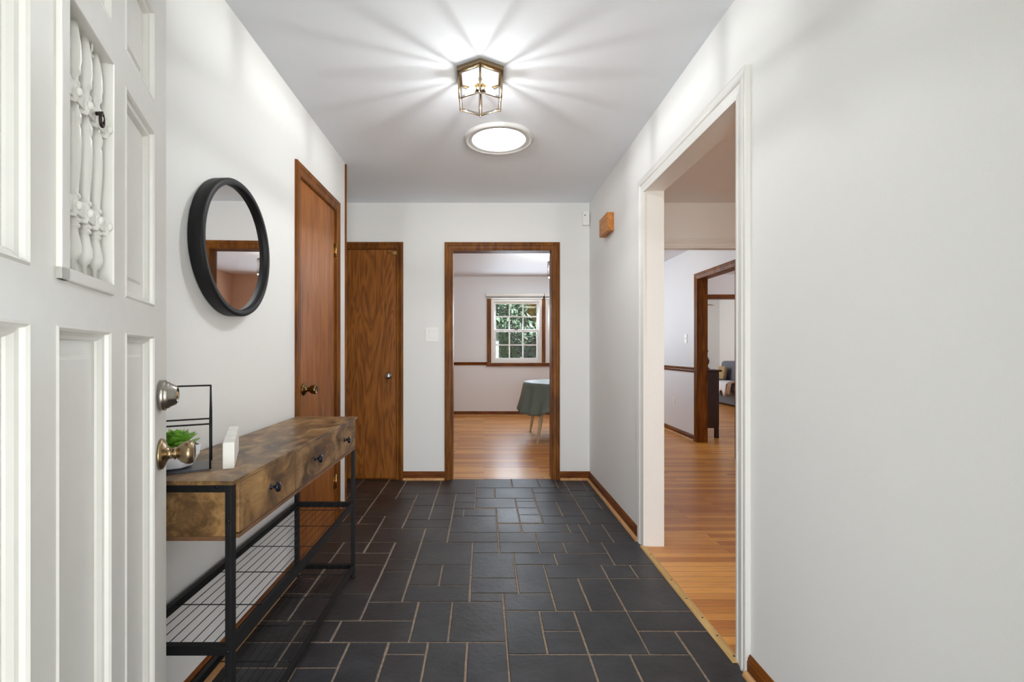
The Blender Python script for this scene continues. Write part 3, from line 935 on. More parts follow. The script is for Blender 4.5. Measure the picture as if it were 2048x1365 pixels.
# ------------------------------------------------------------------ house-shaped holder with succulent
g = Vector((-0.057, 0.1095)).normalized()      # along the gable
rdir = Vector((-0.873, -0.488)).normalized()   # along the ridge
A0 = Vector((-0.759, 1.353))
GW, LN = 0.1235, 0.185
st = thing('plant_stand', (A0.x - 0.09, A0.y + 0.01, ZTP), 'black house shaped wire stand around the potted succulent', 'plant stand')
def hp(u, l, z):
    p = A0 + g * u * GW + rdir * l * LN
    return (p.x, p.y, z)
mb = MB()
zt = ZTP + 0.0045
r_ = 0.0024
for l in (0, 1):
    zz = [zt, zt + 0.125, zt + 0.228]
    mb.tube([hp(0, l, zz[0]), hp(0, l, zz[1])], r_); mb.tube([hp(1, l, zz[0]), hp(1, l, zz[1])], r_)
    mb.tube([hp(0, l, zz[1]), hp(0.5, l, zz[2])], r_); mb.tube([hp(1, l, zz[1]), hp(0.5, l, zz[2])], r_)
for u, z_ in ((0, zt + 0.125), (1, zt + 0.125), (0.5, zt + 0.228)):
    mb.tube([hp(u, 0, z_), hp(u, 1, z_)], r_)
for u, l, z_ in [(0, 0, zt + 0.125), (1, 0, zt + 0.125), (0.5, 0, zt + 0.228), (0, 1, zt + 0.125), (1, 1, zt + 0.125), (0.5, 1, zt + 0.228)]:
    mb.ellipsoid(hp(u, l, z_), (0.0024,) * 3, 8, 6)
link('wire_frame', mb, 'black', st)
mb = MB()
q = [hp(0, 0, ZTP + 0.0003), hp(1, 0, ZTP + 0.0003), hp(1, 1, ZTP + 0.0003), hp(0, 1, ZTP + 0.0003)]
t2 = [(x, y, ZTP + 0.0055) for x, y, z in q]
mb.poly(q + t2, [(3, 2, 1, 0), (4, 5, 6, 7), (0, 1, 5, 4), (1, 2, 6, 5), (2, 3, 7, 6), (3, 0, 4, 7)])
link('base_tray', mb, 'tray', st)
pc = Vector((-0.868, 1.366)); zp = ZTP + 0.0058
pot = thing('potted_succulent', (pc.x, pc.y, zp), 'green succulent in a white faceted bowl on the console table', 'potted plant')
mb = MB(); mb.lathe([(0.036, 0.0), (0.046, 0.004), (0.064, 0.035), (0.068, 0.062), (0.064, 0.062), (0.058, 0.034), (0.03, 0.012)], (pc.x, pc.y, zp), n=7, sm=False, phase=0.3)
link('pot', mb, 'ceramic', pot)
mb = MB(); mb.lathe([(0.0, 0.048), (0.061, 0.052), (0.0605, 0.050), (0.0, 0.046)], (pc.x, pc.y, zp), n=7, phase=0.3, cap=False)
link('soil', mb, 'soil', pot)
mb = MB()
def leaf(mb, base, az, el, L, Wd, th):
    d = Vector((math.cos(az) * math.cos(el), math.sin(az) * math.cos(el), math.sin(el)))
    side = Vector((-math.sin(az), math.cos(az), 0))
    up = side.cross(d) * -1
    if up.z < 0: up = -up
    n = 8
    rings = []
    for i in range(n + 1):
        t = i / n
        wv = Wd * (0.28 + 0.72 * math.sin(min(1, t * 1.25) * math.pi / 2)) * (1 - max(0, (t - 0.68) / 0.32) ** 2.4) + 0.0006
        hv = th * (1 - t * 0.7)
        c = base + d * (L * t) + Vector((0, 0, 1)) * (0.012 * t * t)
        rings.append([mb.bm.verts.new(c + side * wv * math.cos(a) + up * (hv * math.sin(a) + 0.25 * wv * abs(math.cos(a)))) for a in [2 * math.pi * k / 10 for k in range(10)]])
    for i in range(n):
        for k in range(10):
            f = mb.bm.faces.new((rings[i][k], rings[i][(k + 1) % 10], rings[i + 1][(k + 1) % 10], rings[i + 1][k])); f.smooth = True
    mb.bm.faces.new(rings[0]); mb.bm.faces.new(rings[-1])
pcc = Vector((pc.x + 0.008, pc.y, zp + 0.052))
for lev, (cnt, el, L, Wd) in enumerate([(8, 10, 0.058, 0.0150), (8, 26, 0.056, 0.0155), (7, 42, 0.048, 0.0150), (5, 60, 0.038, 0.0135), (3, 78, 0.028, 0.009)]):
    for i in range(cnt):
        leaf(mb, pcc + Vector((0, 0, 0.003 * lev)), 2 * math.pi * (i + 0.5 * (lev % 2) + random.uniform(-.1, .1)) / cnt, R(el + random.uniform(-5, 5)), L * random.uniform(0.9, 1.1), Wd, 0.003)
link('leaves', mb, 'leaf', pot)

# white block sign
mb = MB()
pa = Vector((-0.7165, 1.37)); pb = Vector((-0.8250, 1.612))
dv = (pb - pa); Lb = dv.length; dv.normalize(); sd = Vector((dv.y, -dv.x))
nb = 4
for i in range(nb):
    a0_, a1_ = Lb * i / nb + 0.0006, Lb * (i + 1) / nb - 0.0006
    h_ = 0.074 + 0.003 * i
    base = [pa + dv * a0_ - sd * 0.0145, pa + dv * a0_ + sd * 0.0145, pa + dv * a1_ + sd * 0.0145, pa + dv * a1_ - sd * 0.0145]
    vs, fs = mb.poly([(p.x, p.y, ZTP + 0.0004) for p in base] + [(p.x, p.y, ZTP + h_) for p in base], [(3, 2, 1, 0), (4, 5, 6, 7), (0, 1, 5, 4), (1, 2, 6, 5), (2, 3, 7, 6), (3, 0, 4, 7)])
    es = set()
    for f in fs: es.update(f.edges)
    bmesh.ops.bevel(mb.bm, geom=list(es), offset=0.0012, segments=2, affect='EDGES')
tag(link('block_sign', mb, 'whiteblock'), 'upright white wooden block sign seen end on, on the console table', 'decorative sign')

# ------------------------------------------------------------------ hexagonal ceiling lantern
lx, ly = -0.015, 2.292
lan = thing('ceiling_lantern', (lx, ly, H - 0.148), 'lit hexagonal ceiling lantern of brass and clear glass above the hall', 'ceiling lamp')
ph = R(90)
mb = MB(); mb.lathe([(0.117, 0.0), (0.124, 0.004), (0.124, 0.022)], (lx, ly, H - 0.0225), n=6, sm=False, phase=ph)
o = link('mounting_plate', mb, 'oldbrass', lan)
ZL0, ZL1 = H - 0.145, H - 0.024
RT, RB = 0.116, 0.110
def hexp(r, z, i):
    a = ph + i * math.pi / 3
    return Vector((lx + r * math.cos(a), ly + r * math.sin(a), z))
mb = MB()
for i in range(6):
    mb.tube([hexp(RT, ZL1, i), hexp(RB, ZL0, i)], 0.0048, 6)
for r, z in ((RT, ZL1), (RB, ZL0)):
    for i in range(6):
        mb.tube([hexp(r, z, i), hexp(r, z, i + 1)], 0.0030, 6)
for i in range(6):
    p = hexp(RB, ZL0, i); mb.ellipsoid((p.x, p.y, p.z - 0.002), (0.0045, 0.0045, 0.006), 8, 6)
link('frame', mb, 'oldbrass', lan)
for i in range(6):
    a, b_, c_, d_ = hexp(RT - .002, ZL1, i), hexp(RT - .002, ZL1, i + 1), hexp(RB - .002, ZL0, i + 1), hexp(RB - .002, ZL0, i)
    cen = (a + b_ + c_ + d_) / 4
    inn = [cen + (p - cen) * 0.80 for p in (a, b_, c_, d_)]
    mb = MB(); mb.poly(inn, [(0, 1, 2, 3)])
    pane = link('glass_pane', mb, 'glass', lan)
    mb = MB(); mb.poly([a, b_, c_, d_] + inn, [(0, 1, 5, 4), (1, 2, 6, 5), (2, 3, 7, 6), (3, 0, 4, 7)])
    link('bevel', mb, 'bevelglass', pane)
mb = MB(); mb.poly([hexp(RB - 0.003, ZL0 + .0005, i) for i in range(6)], [(0, 1, 2, 3, 4, 5)])
link('bottom_pane', mb, 'glass', lan)
mb = MB(); mb.lathe([(0.0, 0.0), (0.098, 0.0), (0.098, 0.002), (0.0, 0.002)], (lx, ly, H - 0.0248), n=6, sm=False, phase=ph, cap=False)
o = link('reflector', mb, 'whiteplastic', lan); o['label'] = 'white inner reflector plate'
for i, (az, tilt) in enumerate(((R(0), 50), (R(180), 50))):
    d = Vector((math.cos(az) * math.sin(R(tilt)), math.sin(az) * math.sin(R(tilt)), -math.cos(R(tilt))))
    base = Vector((lx, ly, H - 0.045)) + d * 0.010
    mb = MB(); mb.lathe([(0.009, 0), (0.009, 0.020), (0.0075, 0.024)], base, d, 14)
    sk = link('socket', mb, 'brass', lan)
    mb = MB(); mb.lathe([(0.007, 0.024), (0.012, 0.034), (0.0165, 0.046), (0.016, 0.056), (0.011, 0.068), (0.005, 0.078), (0.0, 0.082)], base, d, 18)
    link('bulb', mb, 'bulb', sk)
    pl = Vector((lx + 0.045 * math.cos(az), ly + 0.045 * math.sin(az), H - 0.120))
    lo = light('lantern_light', 'POINT', pl, 12.5, color=(0.97, 0.985, 0.99), radius=0.003)
    # photometric distribution of the bulb: the socket side sends little light straight up
    lo.data.use_nodes = True
    lt = lo.data.node_tree
    em = [n for n in lt.nodes if n.type == 'EMISSION'][0]
    tcn = lt.nodes.new('ShaderNodeTexCoord')
    sx_ = lt.nodes.new('ShaderNodeSeparateXYZ')
    mr = lt.nodes.new('ShaderNodeMath'); mr.operation = 'MULTIPLY'; mr.inputs[1].default_value = -3.9
    mc = lt.nodes.new('ShaderNodeMath'); mc.operation = 'MAXIMUM'; mc.inputs[1].default_value = 0.0
    me_ = lt.nodes.new('ShaderNodeMath'); me_.operation = 'EXPONENT'
    lt.links.new(tcn.outputs['Normal'], sx_.inputs[0])
    lt.links.new(sx_.outputs['Z'], mc.inputs[0])
    lt.links.new(mc.outputs[0], mr.inputs[0])
    lt.links.new(mr.outputs[0], me_.inputs[0])
    lt.links.new(me_.outputs[0], em.inputs['Strength'])

# ------------------------------------------------------------------ sun tunnel
sx, sy = 0.0935, 2.985
tub = thing('sun_tunnel', (sx, sy, H - 0.02), 'round glowing sun tunnel diffuser in the ceiling behind the lantern', 'skylight')
mb = MB(); mb.lathe([(0.212, 0.022), (0.212, 0.008), (0.206, 0.001), (0.198, 0.0), (0.192, 0.003), (0.186, 0.006), (0.167, 0.006), (0.162, 0.008), (0.162, 0.022)], (sx, sy, H - 0.0225), n=72, cap=False)
link('ring', mb, 'suntrim', tub)
mb = MB(); mb.lathe([(0.0, 0.0), (0.10, 0.0004), (0.1615, 0.001), (0.1615, 0.002), (0.0, 0.002)], (sx, sy, H - 0.0160), n=72, cap=False)
link('diffuser', mb, 'suntube', tub)

# ------------------------------------------------------------------ wall devices
def wall_plate(name, fn, a, z, w, h, n, label, cat, kind):
    o = thing(name, fn((a, 0, z - h / 2)), label, cat)
    mb = MB(fn); mb.box(a - w / 2, a + w / 2, 0.0005, 0.006, z - h / 2, z + h / 2, 0.002)
    link('plate', mb, 'whiteplastic', o)
    for i in range(n):
        ac = a + (i - (n - 1) / 2) * 0.046
        if kind == 'toggle':
            up = 1 if i == 0 else -1
            mb = MB(fn); mb.box(ac - 0.005, ac + 0.005, 0.0055, 0.0075, z - 0.012, z + 0.012)
            mb.box(ac - 0.0035, ac + 0.0035, 0.006, 0.016, z + up * 0.006 - 0.004, z + up * 0.006 + 0.004, 0.001)
            link('toggle', mb, 'whiteplastic', o)
            for s_ in (-1, 1):
                mb = MB(fn); mb.lathe([(0.0028, 0), (0.0028, 0.001)], (ac, 0.0058, z + s_ * 0.030), (0, 1, 0), 10)
                link('screw', mb, 'nickel', o)
        else:
            for s_ in (-1, 1):
                mb = MB(fn); mb.lathe([(0.016, 0), (0.016, 0.002)], (ac, 0.0058, z + s_ * 0.020), (0, 1, 0), 20)
                so = link('socket', mb, 'whiteplastic', o)
                mb = MB(fn); mb.box(ac - 0.007, ac - 0.005, 0.0078, 0.0082, z + s_ * 0.020 - 0.004, z + s_ * 0.020 + 0.005); mb.box(ac + 0.005, ac + 0.007, 0.0078, 0.0082, z + s_ * 0.020 - 0.004, z + s_ * 0.020 + 0.005)
                link('slot', mb, 'black', so)
    return o
wall_plate('light_switch', plane_y(YF, -1), -0.454, 1.277, 0.114, 0.122, 2, 'white double light switch between the closet door and the doorway', 'light switch', 'toggle')
wall_plate('light_switch', plane_x(2.655, -1), 6.39, 1.293, 0.072, 0.118, 1, 'white single light switch on the dining wall above the chair rail', 'light switch', 'toggle')
wall_plate('power_outlet', plane_x(2.655, -1), 6.79, 0.433, 0.072, 0.118, 1, 'white power outlet low on the dining wall below the chair rail', 'outlet', 'outlet')
# motion sensor in the far right corner
sen = thing('motion_sensor', (0.900, YF - 0.03, 2.233), 'small white motion sensor high in the far right corner', 'sensor')
mb = MB(); mb.box(0.866, 0.926, YF - 0.045, YF - 0.0005, 2.234, 2.356, 0.008, 3)
link('housing', mb, 'whiteplastic', sen)
mb = MB(); mb.lathe([(0.005, 0), (0.005, 0.001)], (0.884, YF - 0.0452, 2.318), (0, -1, 0), 12)
o = link('indicator', mb, 'black', sen)
mb = MB(); mb.box(0.876, 0.916, YF - 0.0465, YF - 0.0445, 2.248, 2.292, 0.001)
link('lens', mb, 'whiteplastic', sen)
# wooden chime box
mb = MB(); mb.box(0.8827, XR - 0.0005, 3.487, 3.718, 1.998, 2.130, 0.004, 3)
ch = tag(link('doorbell_chime', mb, 'boxwood'), 'small honey coloured wooden box mounted high on the right wall', 'wall box')

# ------------------------------------------------------------------ windows
def window(name, x0, x1, z0, z1, label):
    mb = MB(); f = 0.045
    y0_, y1_ = 8.565, 8.66
    for (a, b_, c_, d_) in ((x0, x0 + f, z0, z1), (x1 - f, x1, z0, z1), (x0 + f, x1 - f, z0, z0 + f), (x0 + f, x1 - f, z1 - 0.045, z1)):
        mb.box(a, b_, y0_, y1_, c_, d_, 0.002)
    w = struct(name, mb, 'trimwhite', None, label, 'window')
    zm = (z0 + z1) / 2 + 0.006
    for (za, zb_, yo) in ((zm - 0.012, z1 - 0.045, 0.035), (z0 + f, zm + 0.016, 0.0)):
        mb = MB(); sw = 0.038
        xa, xb_ = x0 + f, x1 - f
        ys, ye = 8.585 + yo, 8.615 + yo
        for (a, b_, c_, d_) in ((xa, xa + sw, za, zb_), (xb_ - sw, xb_, za, zb_), (xa + sw, xb_ - sw, za, za + sw), (xa + sw, xb_ - sw, zb_ - sw, zb_)):
            mb.box(a, b_, ys, ye, c_, d_, 0.002)
        for i in (1, 2):
            xc = xa + sw + (xb_ - xa - 2 * sw) * i / 3
            mb.box(xc - 0.011, xc + 0.011, ys + 0.003, ye - 0.003, za + sw, zb_ - sw)
        zc = (za + zb_) / 2
        mb.box(xa + sw, xb_ - sw, ys + 0.004, ye - 0.004, zc - 0.011, zc + 0.011)
        sa = link('sash', mb, 'trimwhite', w)
        mb = MB(); mb.box(xa + sw, xb_ - sw, ys + 0.013, ys + 0.017, za + sw, zb_ - sw)
        link('glass', mb, 'glass', sa)
    mb = MB(); mb.box((x0 + x1) / 2 - 0.03, (x0 + x1) / 2 + 0.03, 8.578, 8.6, zm + 0.017, zm + 0.033, 0.003)
    lk = link('sash_lock', mb, 'darkbronze', w); lk['label'] = 'dark metal sash lock'
    return w
window('window_1', 0.136, 1.021, 0.925, 2.044, 'white twelve pane window in the dining room')
window('window_2', 1.088, 1.973, 0.925, 2.044, 'white paned window partly hidden behind the doorway')
mb = MB()
mb.box(0.062, 0.134, 8.537, 8.5595, 0.925, 2.115, 0.003)
mb.box(1.023, 1.086, 8.537, 8.5595, 0.925, 2.115, 0.003)
mb.box(1.975, 2.047, 8.537, 8.5595, 0.925, 2.115, 0.003)
mb.box(0.062, 2.047, 8.537, 8.5595, 2.046, 2.115, 0.003)
tw = struct('trim_13', mb, 'trimwood_z', None, 'brown wood trim around the pair of dining windows', 'window trim')
mb = MB(); mb.box(0.05, 2.06, 8.515, 8.5595, 0.862, 0.922, 0.004)
struct('sill', mb, 'trimwood_x', tw)
for i, (xa, xb_) in enumerate(((0.045, 1.050), (1.062, 2.065))):
    bl = thing('window_blind', ((xa + xb_) / 2, 8.51, 2.045), ['raised white slatted blind above the left dining window', 'raised white slatted blind above the right dining window'][i], 'blind', 'raised blinds above the dining windows')
    mb = MB(); mb.box(xa, xb_, 8.475, 8.535, 2.085, 2.135, 0.004); link('headrail', mb, 'trimwhite', bl)
    mb = MB()
    for q in range(6):
        mb.box(xa + 0.01, xb_ - 0.01, 8.480, 8.530, 2.048 + q * 0.006, 2.0505 + q * 0.006)
    link('slats', mb, 'trimwhite', bl)

# ------------------------------------------------------------------ dining table, cloth, lamp
tc = Vector((1.19, 6.38)); RTb = 0.66
dt = thing('dining_table', (tc.x, tc.y, 0), 'round dining table with pale turned legs under the green cloth', 'table')
mb = MB(); mb.lathe([(RTb - 0.02, 0.695), (RTb - 0.008, 0.700), (RTb - 0.008, 0.718), (RTb - 0.02, 0.722)], (tc.x, tc.y, 0), n=64)
link('tabletop', mb, 'painted_leg', dt)
mb = MB(); mb.lathe([(0.50, 0.61), (0.50, 0.695), (0.48, 0.695), (0.48, 0.61), (0.50, 0.61)], (tc.x, tc.y, 0), n=8, cap=False, sm=False, phase=R(22.5))
link('apron', mb, 'painted_leg', dt)
LP = [(0.012, 0.0), (0.015, 0.004), (0.014, 0.02), (0.020, 0.16), (0.024, 0.26), (0.026, 0.30), (0.018, 0.315), (0.026, 0.33), (0.026, 0.34), (0.018, 0.352), (0.024, 0.372), (0.030, 0.39), (0.027, 0.41), (0.016, 0.432), (0.031, 0.445), (0.031, 0.452), (0.022, 0.46), (0.026, 0.48), (0.034, 0.50), (0.034, 0.69)]
for sx_, sy_ in ((-1, -1), (-1, 1), (1, -1), (1, 1)):
    foot = Vector((tc.x + sx_ * 0.535, tc.y + sy_ * 0.46, 0)); top_ = Vector((tc.x + sx_ * 0.43, tc.y + sy_ * 0.40, 0.695))
    d = (top_ - foot)
    mb = MB(); mb.lathe([(r, h * d.length / 0.69) for r, h in LP], foot, d, 18)
    link('leg', mb, 'painted_leg', dt)
# cloth: square cloth over a round top
mb = MB(); bm = mb.bm
HC = 0.98
nA = 144
rings = []
prevr = [(0.0, 0.7255)]
def cloth_edge(a):
    # distance from centre to a square of half size HC*0.9 rotated by 20 degrees
    aa = (a - R(23)) % (math.pi / 2) - math.pi / 4
    return min(0.965 / math.cos(aa), 1.045)
nR = 12
ctr = bm.verts.new((tc.x, tc.y, 0.7265))
for k in range(1, 7):
    rr = RTb * k / 6
    rings.append([bm.verts.new((tc.x + rr * math.cos(2 * math.pi * i / nA), tc.y + rr * math.sin(2 * math.pi * i / nA), 0.7265)) for i in range(nA)])
for k in range(1, nR + 1):
    rg = []
    for i in range(nA):
        a = 2 * math.pi * i / nA
        drop = (cloth_edge(a) - RTb) * k / nR
        fold = (0.5 + 0.5 * math.sin(a * 19 + 0.8 * math.sin(a * 5))) * 0.055 * (k / nR) ** 0.9
        rr = RTb + 0.004 + fold + 0.05 * (k / nR) * drop / 0.3 * 0.6
        rg.append(bm.verts.new((tc.x + rr * math.cos(a), tc.y + rr * math.sin(a), 0.7265 - drop - (0.002 if k == 1 else 0))))
    rings.append(rg)
for i in range(nA):
    f = bm.faces.new((ctr, rings[0][i], rings[0][(i + 1) % nA])); f.smooth = True
for k in range(len(rings) - 1):
    for i in range(nA):
        f = bm.faces.new((rings[k][i], rings[k + 1][i], rings[k + 1][(i + 1) % nA], rings[k][(i + 1) % nA])); f.smooth = True
cl_ = tag(link('tablecloth', mb, 'cloth'), 'grey green tablecloth draped over the round dining table', 'tablecloth')
so = cl_.modifiers.new('thick', 'SOLIDIFY'); so.thickness = 0.002; so.offset = 1
# small sprig on the table
sp = MB()
for i in range(10):
    t = i / 9
    p = Vector((0.83 + 0.17 * t, 6.10 + 0.10 * math.sin(t * 3), 0.738 + 0.006 * math.sin(t * 6)))
    leaf(sp, p, R(180 * (i % 2) + 60), R(12), 0.035, 0.008, 0.002)
sp.tube([(0.82, 6.10, 0.735), (0.92, 6.17, 0.738), (1.01, 6.11, 0.735)], 0.003, 6)
tag(link('leafy_sprig', sp, 'shrub2'), 'small dark leafy sprig lying on the green tablecloth', 'decoration')

lc = Vector((1.02, 6.45))
dl = thing('cage_ceiling_lamp', (lc.x, lc.y, 2.09), 'round dark bronze cage ceiling lamp over the dining table', 'ceiling lamp')
mb = MB(); mb.lathe([(0.065, 0.0), (0.065, 0.02)], (lc.x, lc.y, H - 0.0205), n=32); link('canopy', mb, 'darkbronze', dl)
mb = MB(); mb.cyl((lc.x, lc.y, 2.30), (lc.x, lc.y, H - 0.02), 0.008); link('rod', mb, 'darkbronze', dl)
def ringmesh(r, z, th, hh):
    mb = MB(); mb.lathe([(r, 0), (r, hh), (r - th, hh), (r - th, 0), (r, 0)], (lc.x, lc.y, z), n=48, cap=False); return mb
link('ring', ringmesh(0.172, 2.290, 0.006, 0.022), 'darkbronze', dl)
link('ring', ringmesh(0.172, 2.112, 0.006, 0.014), 'darkbronze', dl)
mb = MB()
for i in range(3):
    a = i * math.pi / 3
    mb.tube([(lc.x + 0.17 * math.cos(a), lc.y + 0.17 * math.sin(a), 2.30), (lc.x - 0.17 * math.cos(a), lc.y - 0.17 * math.sin(a), 2.30)], 0.004)
for i in range(40):
    a = i * math.pi / 20
    mb.tube([(lc.x + 0.169 * math.cos(a), lc.y + 0.169 * math.sin(a), 2.118), (lc.x + 0.169 * math.cos(a), lc.y + 0.169 * math.sin(a), 2.30)], 0.0012 if i % 10 else 0.004, 5)
link('cage', mb, 'darkbronze', dl)
mb = MB(); mb.lathe([(0.0, 0.0), (0.10, 0.004), (0.155, 0.016), (0.163, 0.026), (0.0, 0.026)], (lc.x, lc.y, 2.086), n=48, cap=False)
link('shade', mb, 'diningshade', dl)
for a in (R(30), R(150), R(270)):
    mb = MB(); p = (lc.x + 0.07 * math.cos(a), lc.y + 0.07 * math.sin(a), 2.20)
    mb.ellipsoid(p, (0.022, 0.022, 0.03)); link('bulb', mb, 'bulb', dl)
light('dining_lamp_light', 'POINT', (lc.x, lc.y, 2.255), 42, color=(1, 0.97, 0.93), radius=0.05)

# ------------------------------------------------------------------ room beyond: cabinet, ornament, sofa, fan
cb = thing('side_cabinet', (2.93, 6.72, 0), 'dark cherry side cabinet behind the dining wall doorway', 'cabinet')
mb = MB(); mb.box(2.80, 3.058, 6.33, 7.16, 0.13, 0.862, 0.004); link('body', mb, 'darkwood', cb)
mb = MB(); mb.box(2.79, 3.085, 6.305, 7.185, 0.862, 0.889, 0.004); link('top', mb, 'darkwood', cb)
for xa in (2.80, 3.013):
    for ya in (6.33, 7.115):
        mb = MB(); mb.box(xa, xa + 0.045, ya, ya + 0.045, 0, 0.13, 0.003); link('leg', mb, 'darkwood', cb)
for ya, yb in ((6.36, 6.735), (6.755, 7.13)):
    mb = MB(); mb.box(3.058, 3.074, ya, yb, 0.16, 0.84, 0.003); dd = link('door', mb, 'darkwood', cb)
    mb = MB(); mb.ellipsoid((3.083, 6.70 if ya < 6.5 else 6.79, 0.55), (0.012, 0.012, 0.012)); link('knob', mb, 'oldbrass', dd)
mb = MB(); mb.lathe([(0.045, 0), (0.048, 0.012), (0.030, 0.025), (0.024, 0.05), (0.040, 0.085), (0.046, 0.12), (0.034, 0.155), (0.014, 0.175), (0.012, 0.22), (0.030, 0.235), (0.024, 0.26), (0.010, 0.285), (0.0, 0.30)], (2.975, 6.52, 0.8895), n=24)
tag(link('urn_ornament', mb, 'darkwood'), 'dark red turned urn ornament on the side cabinet', 'ornament')

sf = thing('sofa', (5.48, 10.7, 0), 'blue grey upholstered sofa in the farthest room', 'sofa')
mb = MB(); mb.box(5.04, 5.92, 9.55, 11.75, 0.03, 0.30, 0.02); link('base', mb, 'sofa', sf)
for i in range(2):
    mb = MB(); mb.box(5.02, 5.66, 9.80 + i * 0.86, 10.64 + i * 0.86, 0.302, 0.46, 0.05, 4); link('seat_cushion', mb, 'sofa', sf)
    mb = MB(); mb.box(5.55, 5.90, 9.80 + i * 0.86, 10.64 + i * 0.86, 0.45, 0.90, 0.08, 4)
    for v in mb.bm.verts: v.co.x += 0.05 * (v.co.z - 0.45) / 0.45
    link('back_cushion', mb, 'sofa', sf)
for ya in (9.55, 11.53):
    mb = MB(); mb.box(5.03, 5.90, ya, ya + 0.23, 0.30, 0.62, 0.06, 4); link('arm', mb, 'sofa', sf)
# blanket: draped over the seat front
mb = MB(); bm = mb.bm
path = [(5.50, 0.473), (5.30, 0.475), (5.12, 0.474), (5.04, 0.470), (5.005, 0.455), (4.998, 0.40), (4.992, 0.33), (4.985, 0.25)]
nn_ = 22
grid = []
for i in range(nn_):
    y_ = 10.02 + 0.8 * i / (nn_ - 1)
    rr = []
    for k_, (x_, z_) in enumerate(path):
        zz = z_ - (0.06 * math.sin(i * 0.9) if k_ == len(path) - 1 else 0)
        rr.append(bm.verts.new((x_ - 0.012 - 0.008 * math.sin(i * 1.3) * (k_ > 3), y_, zz + 0.006 + 0.004 * math.sin(i * 1.7 + k_))))
    grid.append(rr)
for i in range(nn_ - 1):
    for k_ in range(len(path) - 1):
        f = bm.faces.new((grid[i][k_], grid[i][k_ + 1], grid[i + 1][k_ + 1], grid[i + 1][k_])); f.smooth = True
o = tag(link('blanket', mb, 'blanket'), 'white blanket hanging over the front of the grey sofa seat', 'blanket')
o.modifiers.new('thick', 'SOLIDIFY').thickness = 0.008
mb = MB(); bm = mb.bm
grid = []
path = [(5.50, 0.56), (5.32, 0.545), (5.16, 0.535), (5.06, 0.52), (4.975, 0.50), (4.965, 0.42), (4.96, 0.34), (4.955, 0.27)]
for i in range(12):
    y_ = 9.815 + 0.15 * i / 11
    grid.append([bm.verts.new((x_ - 0.012 * math.sin(i * 1.1) * (k_ > 3), y_ + 0.02 * math.sin(k_), z_ + 0.015 * math.sin(i * 1.4 + k_ * 0.8) - 0.02)) for k_, (x_, z_) in enumerate(path)])
for i in range(11):
    for k_ in range(len(path) - 1):
        f = bm.faces.new((grid[i][k_], grid[i][k_ + 1], grid[i + 1][k_ + 1], grid[i + 1][k_])); f.smooth = True
o = tag(link('throw', mb, 'throw'), 'fluffy tan throw beside the white blanket on the sofa', 'throw')
o.modifiers.new('thick', 'SOLIDIFY').thickness = 0.02
mb = MB(); mb.box(-0.045, 0.045, -0.16, 0.16, -0.15, 0.15, 0.042, 4)
for v in mb.bm.verts:
    x, y, z = v.co
    bq = R(10)
    x, z = x * math.cos(bq) + z * math.sin(bq), -x * math.sin(bq) + z * math.cos(bq)
    v.co = Vector((5.44 + x, 11.12 + y, 0.63 + z))
tag(link('pillow', mb, 'pillow'), 'small tan pillow leaning on the sofa back, beyond the blanket', 'pillow')

fn_ = thing('ceiling_fan', (4.28, 10.5, 2.08), 'ceiling fan with honey wood blades in the farthest room', 'ceiling fan')
mb = MB(); mb.lathe([(0.03, 0.0), (0.09, 0.01), (0.10, 0.05), (0.09, 0.10), (0.03, 0.12)], (4.28, 10.5, 2.08), n=32); link('motor', mb, 'oldbrass', fn_)
mb = MB(); mb.cyl((4.28, 10.5, 2.19), (4.28, 10.5, H - 0.001), 0.014); link('rod', mb, 'oldbrass', fn_)
for i in range(5):
    a = R(0) + i * R(72)
    mb = MB(); mb.box(0.10, 0.655, -0.065, 0.065, -0.004, 0.004, 0.003)
    for v in mb.bm.verts:
        x, y, z = v.co
        z += y * 0.2
        v.co = Vector((4.28 + x * math.cos(a) - y * math.sin(a), 10.5 + x * math.sin(a) + y * math.cos(a), 2.125 + z))
    link('blade', mb, 'orangewood', fn_)

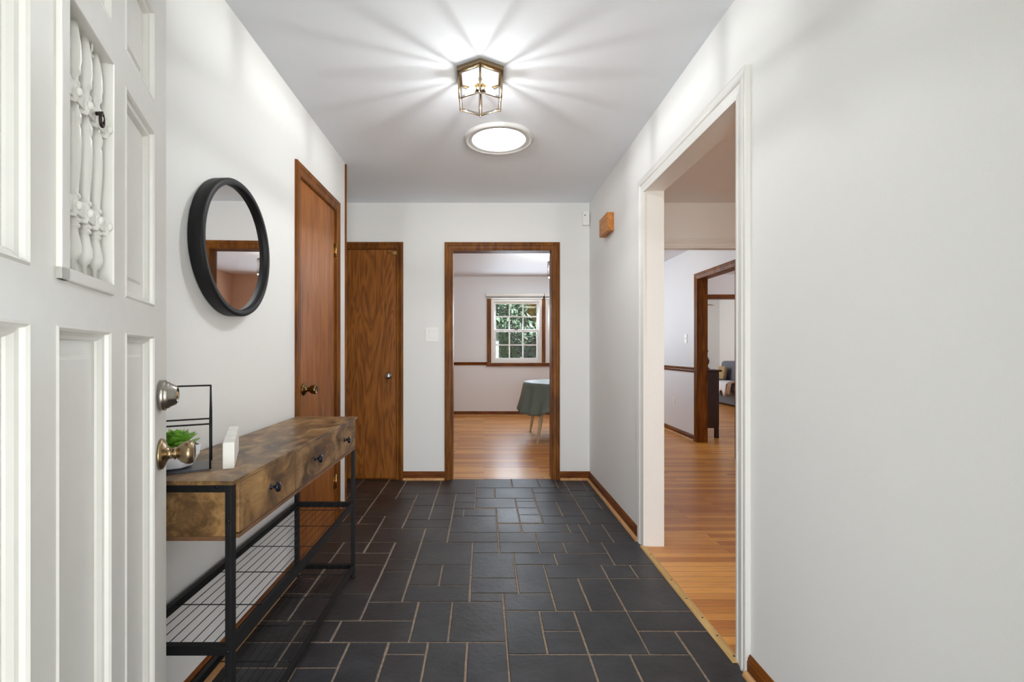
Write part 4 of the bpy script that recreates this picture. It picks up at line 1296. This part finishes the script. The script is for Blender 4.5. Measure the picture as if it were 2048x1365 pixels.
# ------------------------------------------------------------------ garden
def shrub(name, c, r, n, leafmat, label, group, seed, ls=0.05, trunk=None):
    rnd = random.Random(seed)
    o = thing(name, (c[0], c[1], -0.3), label, 'tree' if trunk else 'shrub', group)
    mb = MB(); bm = mb.bm
    for i in range(n):
        th_, ph_ = rnd.uniform(0, 2 * math.pi), math.acos(rnd.uniform(-0.9, 1))
        k_ = rnd.uniform(0.55, 1.05)
        p = Vector((c[0] + r[0] * k_ * math.sin(ph_) * math.cos(th_), c[1] + r[1] * k_ * math.sin(ph_) * math.sin(th_), c[2] + r[2] * k_ * math.cos(ph_)))
        if p.z < -0.28: continue
        d = Vector((rnd.gauss(0, 1), rnd.gauss(0, 1) - 0.5, rnd.gauss(0, 1) + 0.2)).normalized()
        u = d.orthogonal().normalized()
        s = ls * rnd.uniform(0.6, 1.3)
        vs = [bm.verts.new(q) for q in (p - d * s, p + u * s * 0.42 + d * 0.1 * s, p + d * s, p - u * s * 0.42 + d * 0.1 * s)]
        bm.faces.new(vs)
    link('foliage', mb, leafmat, o)
    mb = MB()
    if trunk:
        mb.lathe([(trunk, 0), (trunk * 0.8, 1.5), (trunk * 0.5, c[2] + 0.3)], (c[0], c[1], -0.3), n=12)
    else:
        for i in range(6):
            a = i * 1.05
            mb.cyl((c[0], c[1], -0.3), (c[0] + 0.5 * r[0] * math.cos(a), c[1] + 0.5 * r[1] * math.sin(a), c[2] + 0.2 * r[2]), 0.02, 0.008, 6)
    link('stem', mb, 'bark', o)
    return o
GRP = 'garden shrubs seen through the dining window'
shrub('garden_shrub', (0.05, 10.9, 0.75), (0.72, 0.6, 1.0), 9000, 'shrub', 'bright green leafy shrub behind the left panes of the dining window', GRP, 1)
shrub('garden_shrub', (1.45, 10.6, 0.70), (0.62, 0.55, 0.85), 8000, 'shrub2', 'grey green shrub low behind the right panes of the dining window', GRP, 2)
shrub('garden_shrub', (2.2, 12.6, 0.6), (0.34, 0.5, 0.9), 1800, 'shrub', 'green shrub behind the half hidden dining window', GRP, 3)
shrub('garden_tree', (0.7, 14.4, 1.9), (2.1, 1.3, 2.2), 26000, 'shrub2', 'tall dark green tree behind the shrubs outside the dining window', None, 4, 0.08, 0.09)
shrub('garden_tree', (1.75, 12.3, 2.25), (0.65, 0.5, 0.55), 2600, 'yellow', 'small tree with yellow leaves at the top right pane of the dining window', None, 5, 0.05, 0.04)
shrub('garden_tree', (-0.6, 19.0, 2.0), (5.2, 1.2, 3.2), 16000, 'shrub', 'broad green tree far behind the left dining window', None, 6, 0.17, 0.10)

for o in bpy.data.objects:
    if '_w' in o:
        del o['_w']
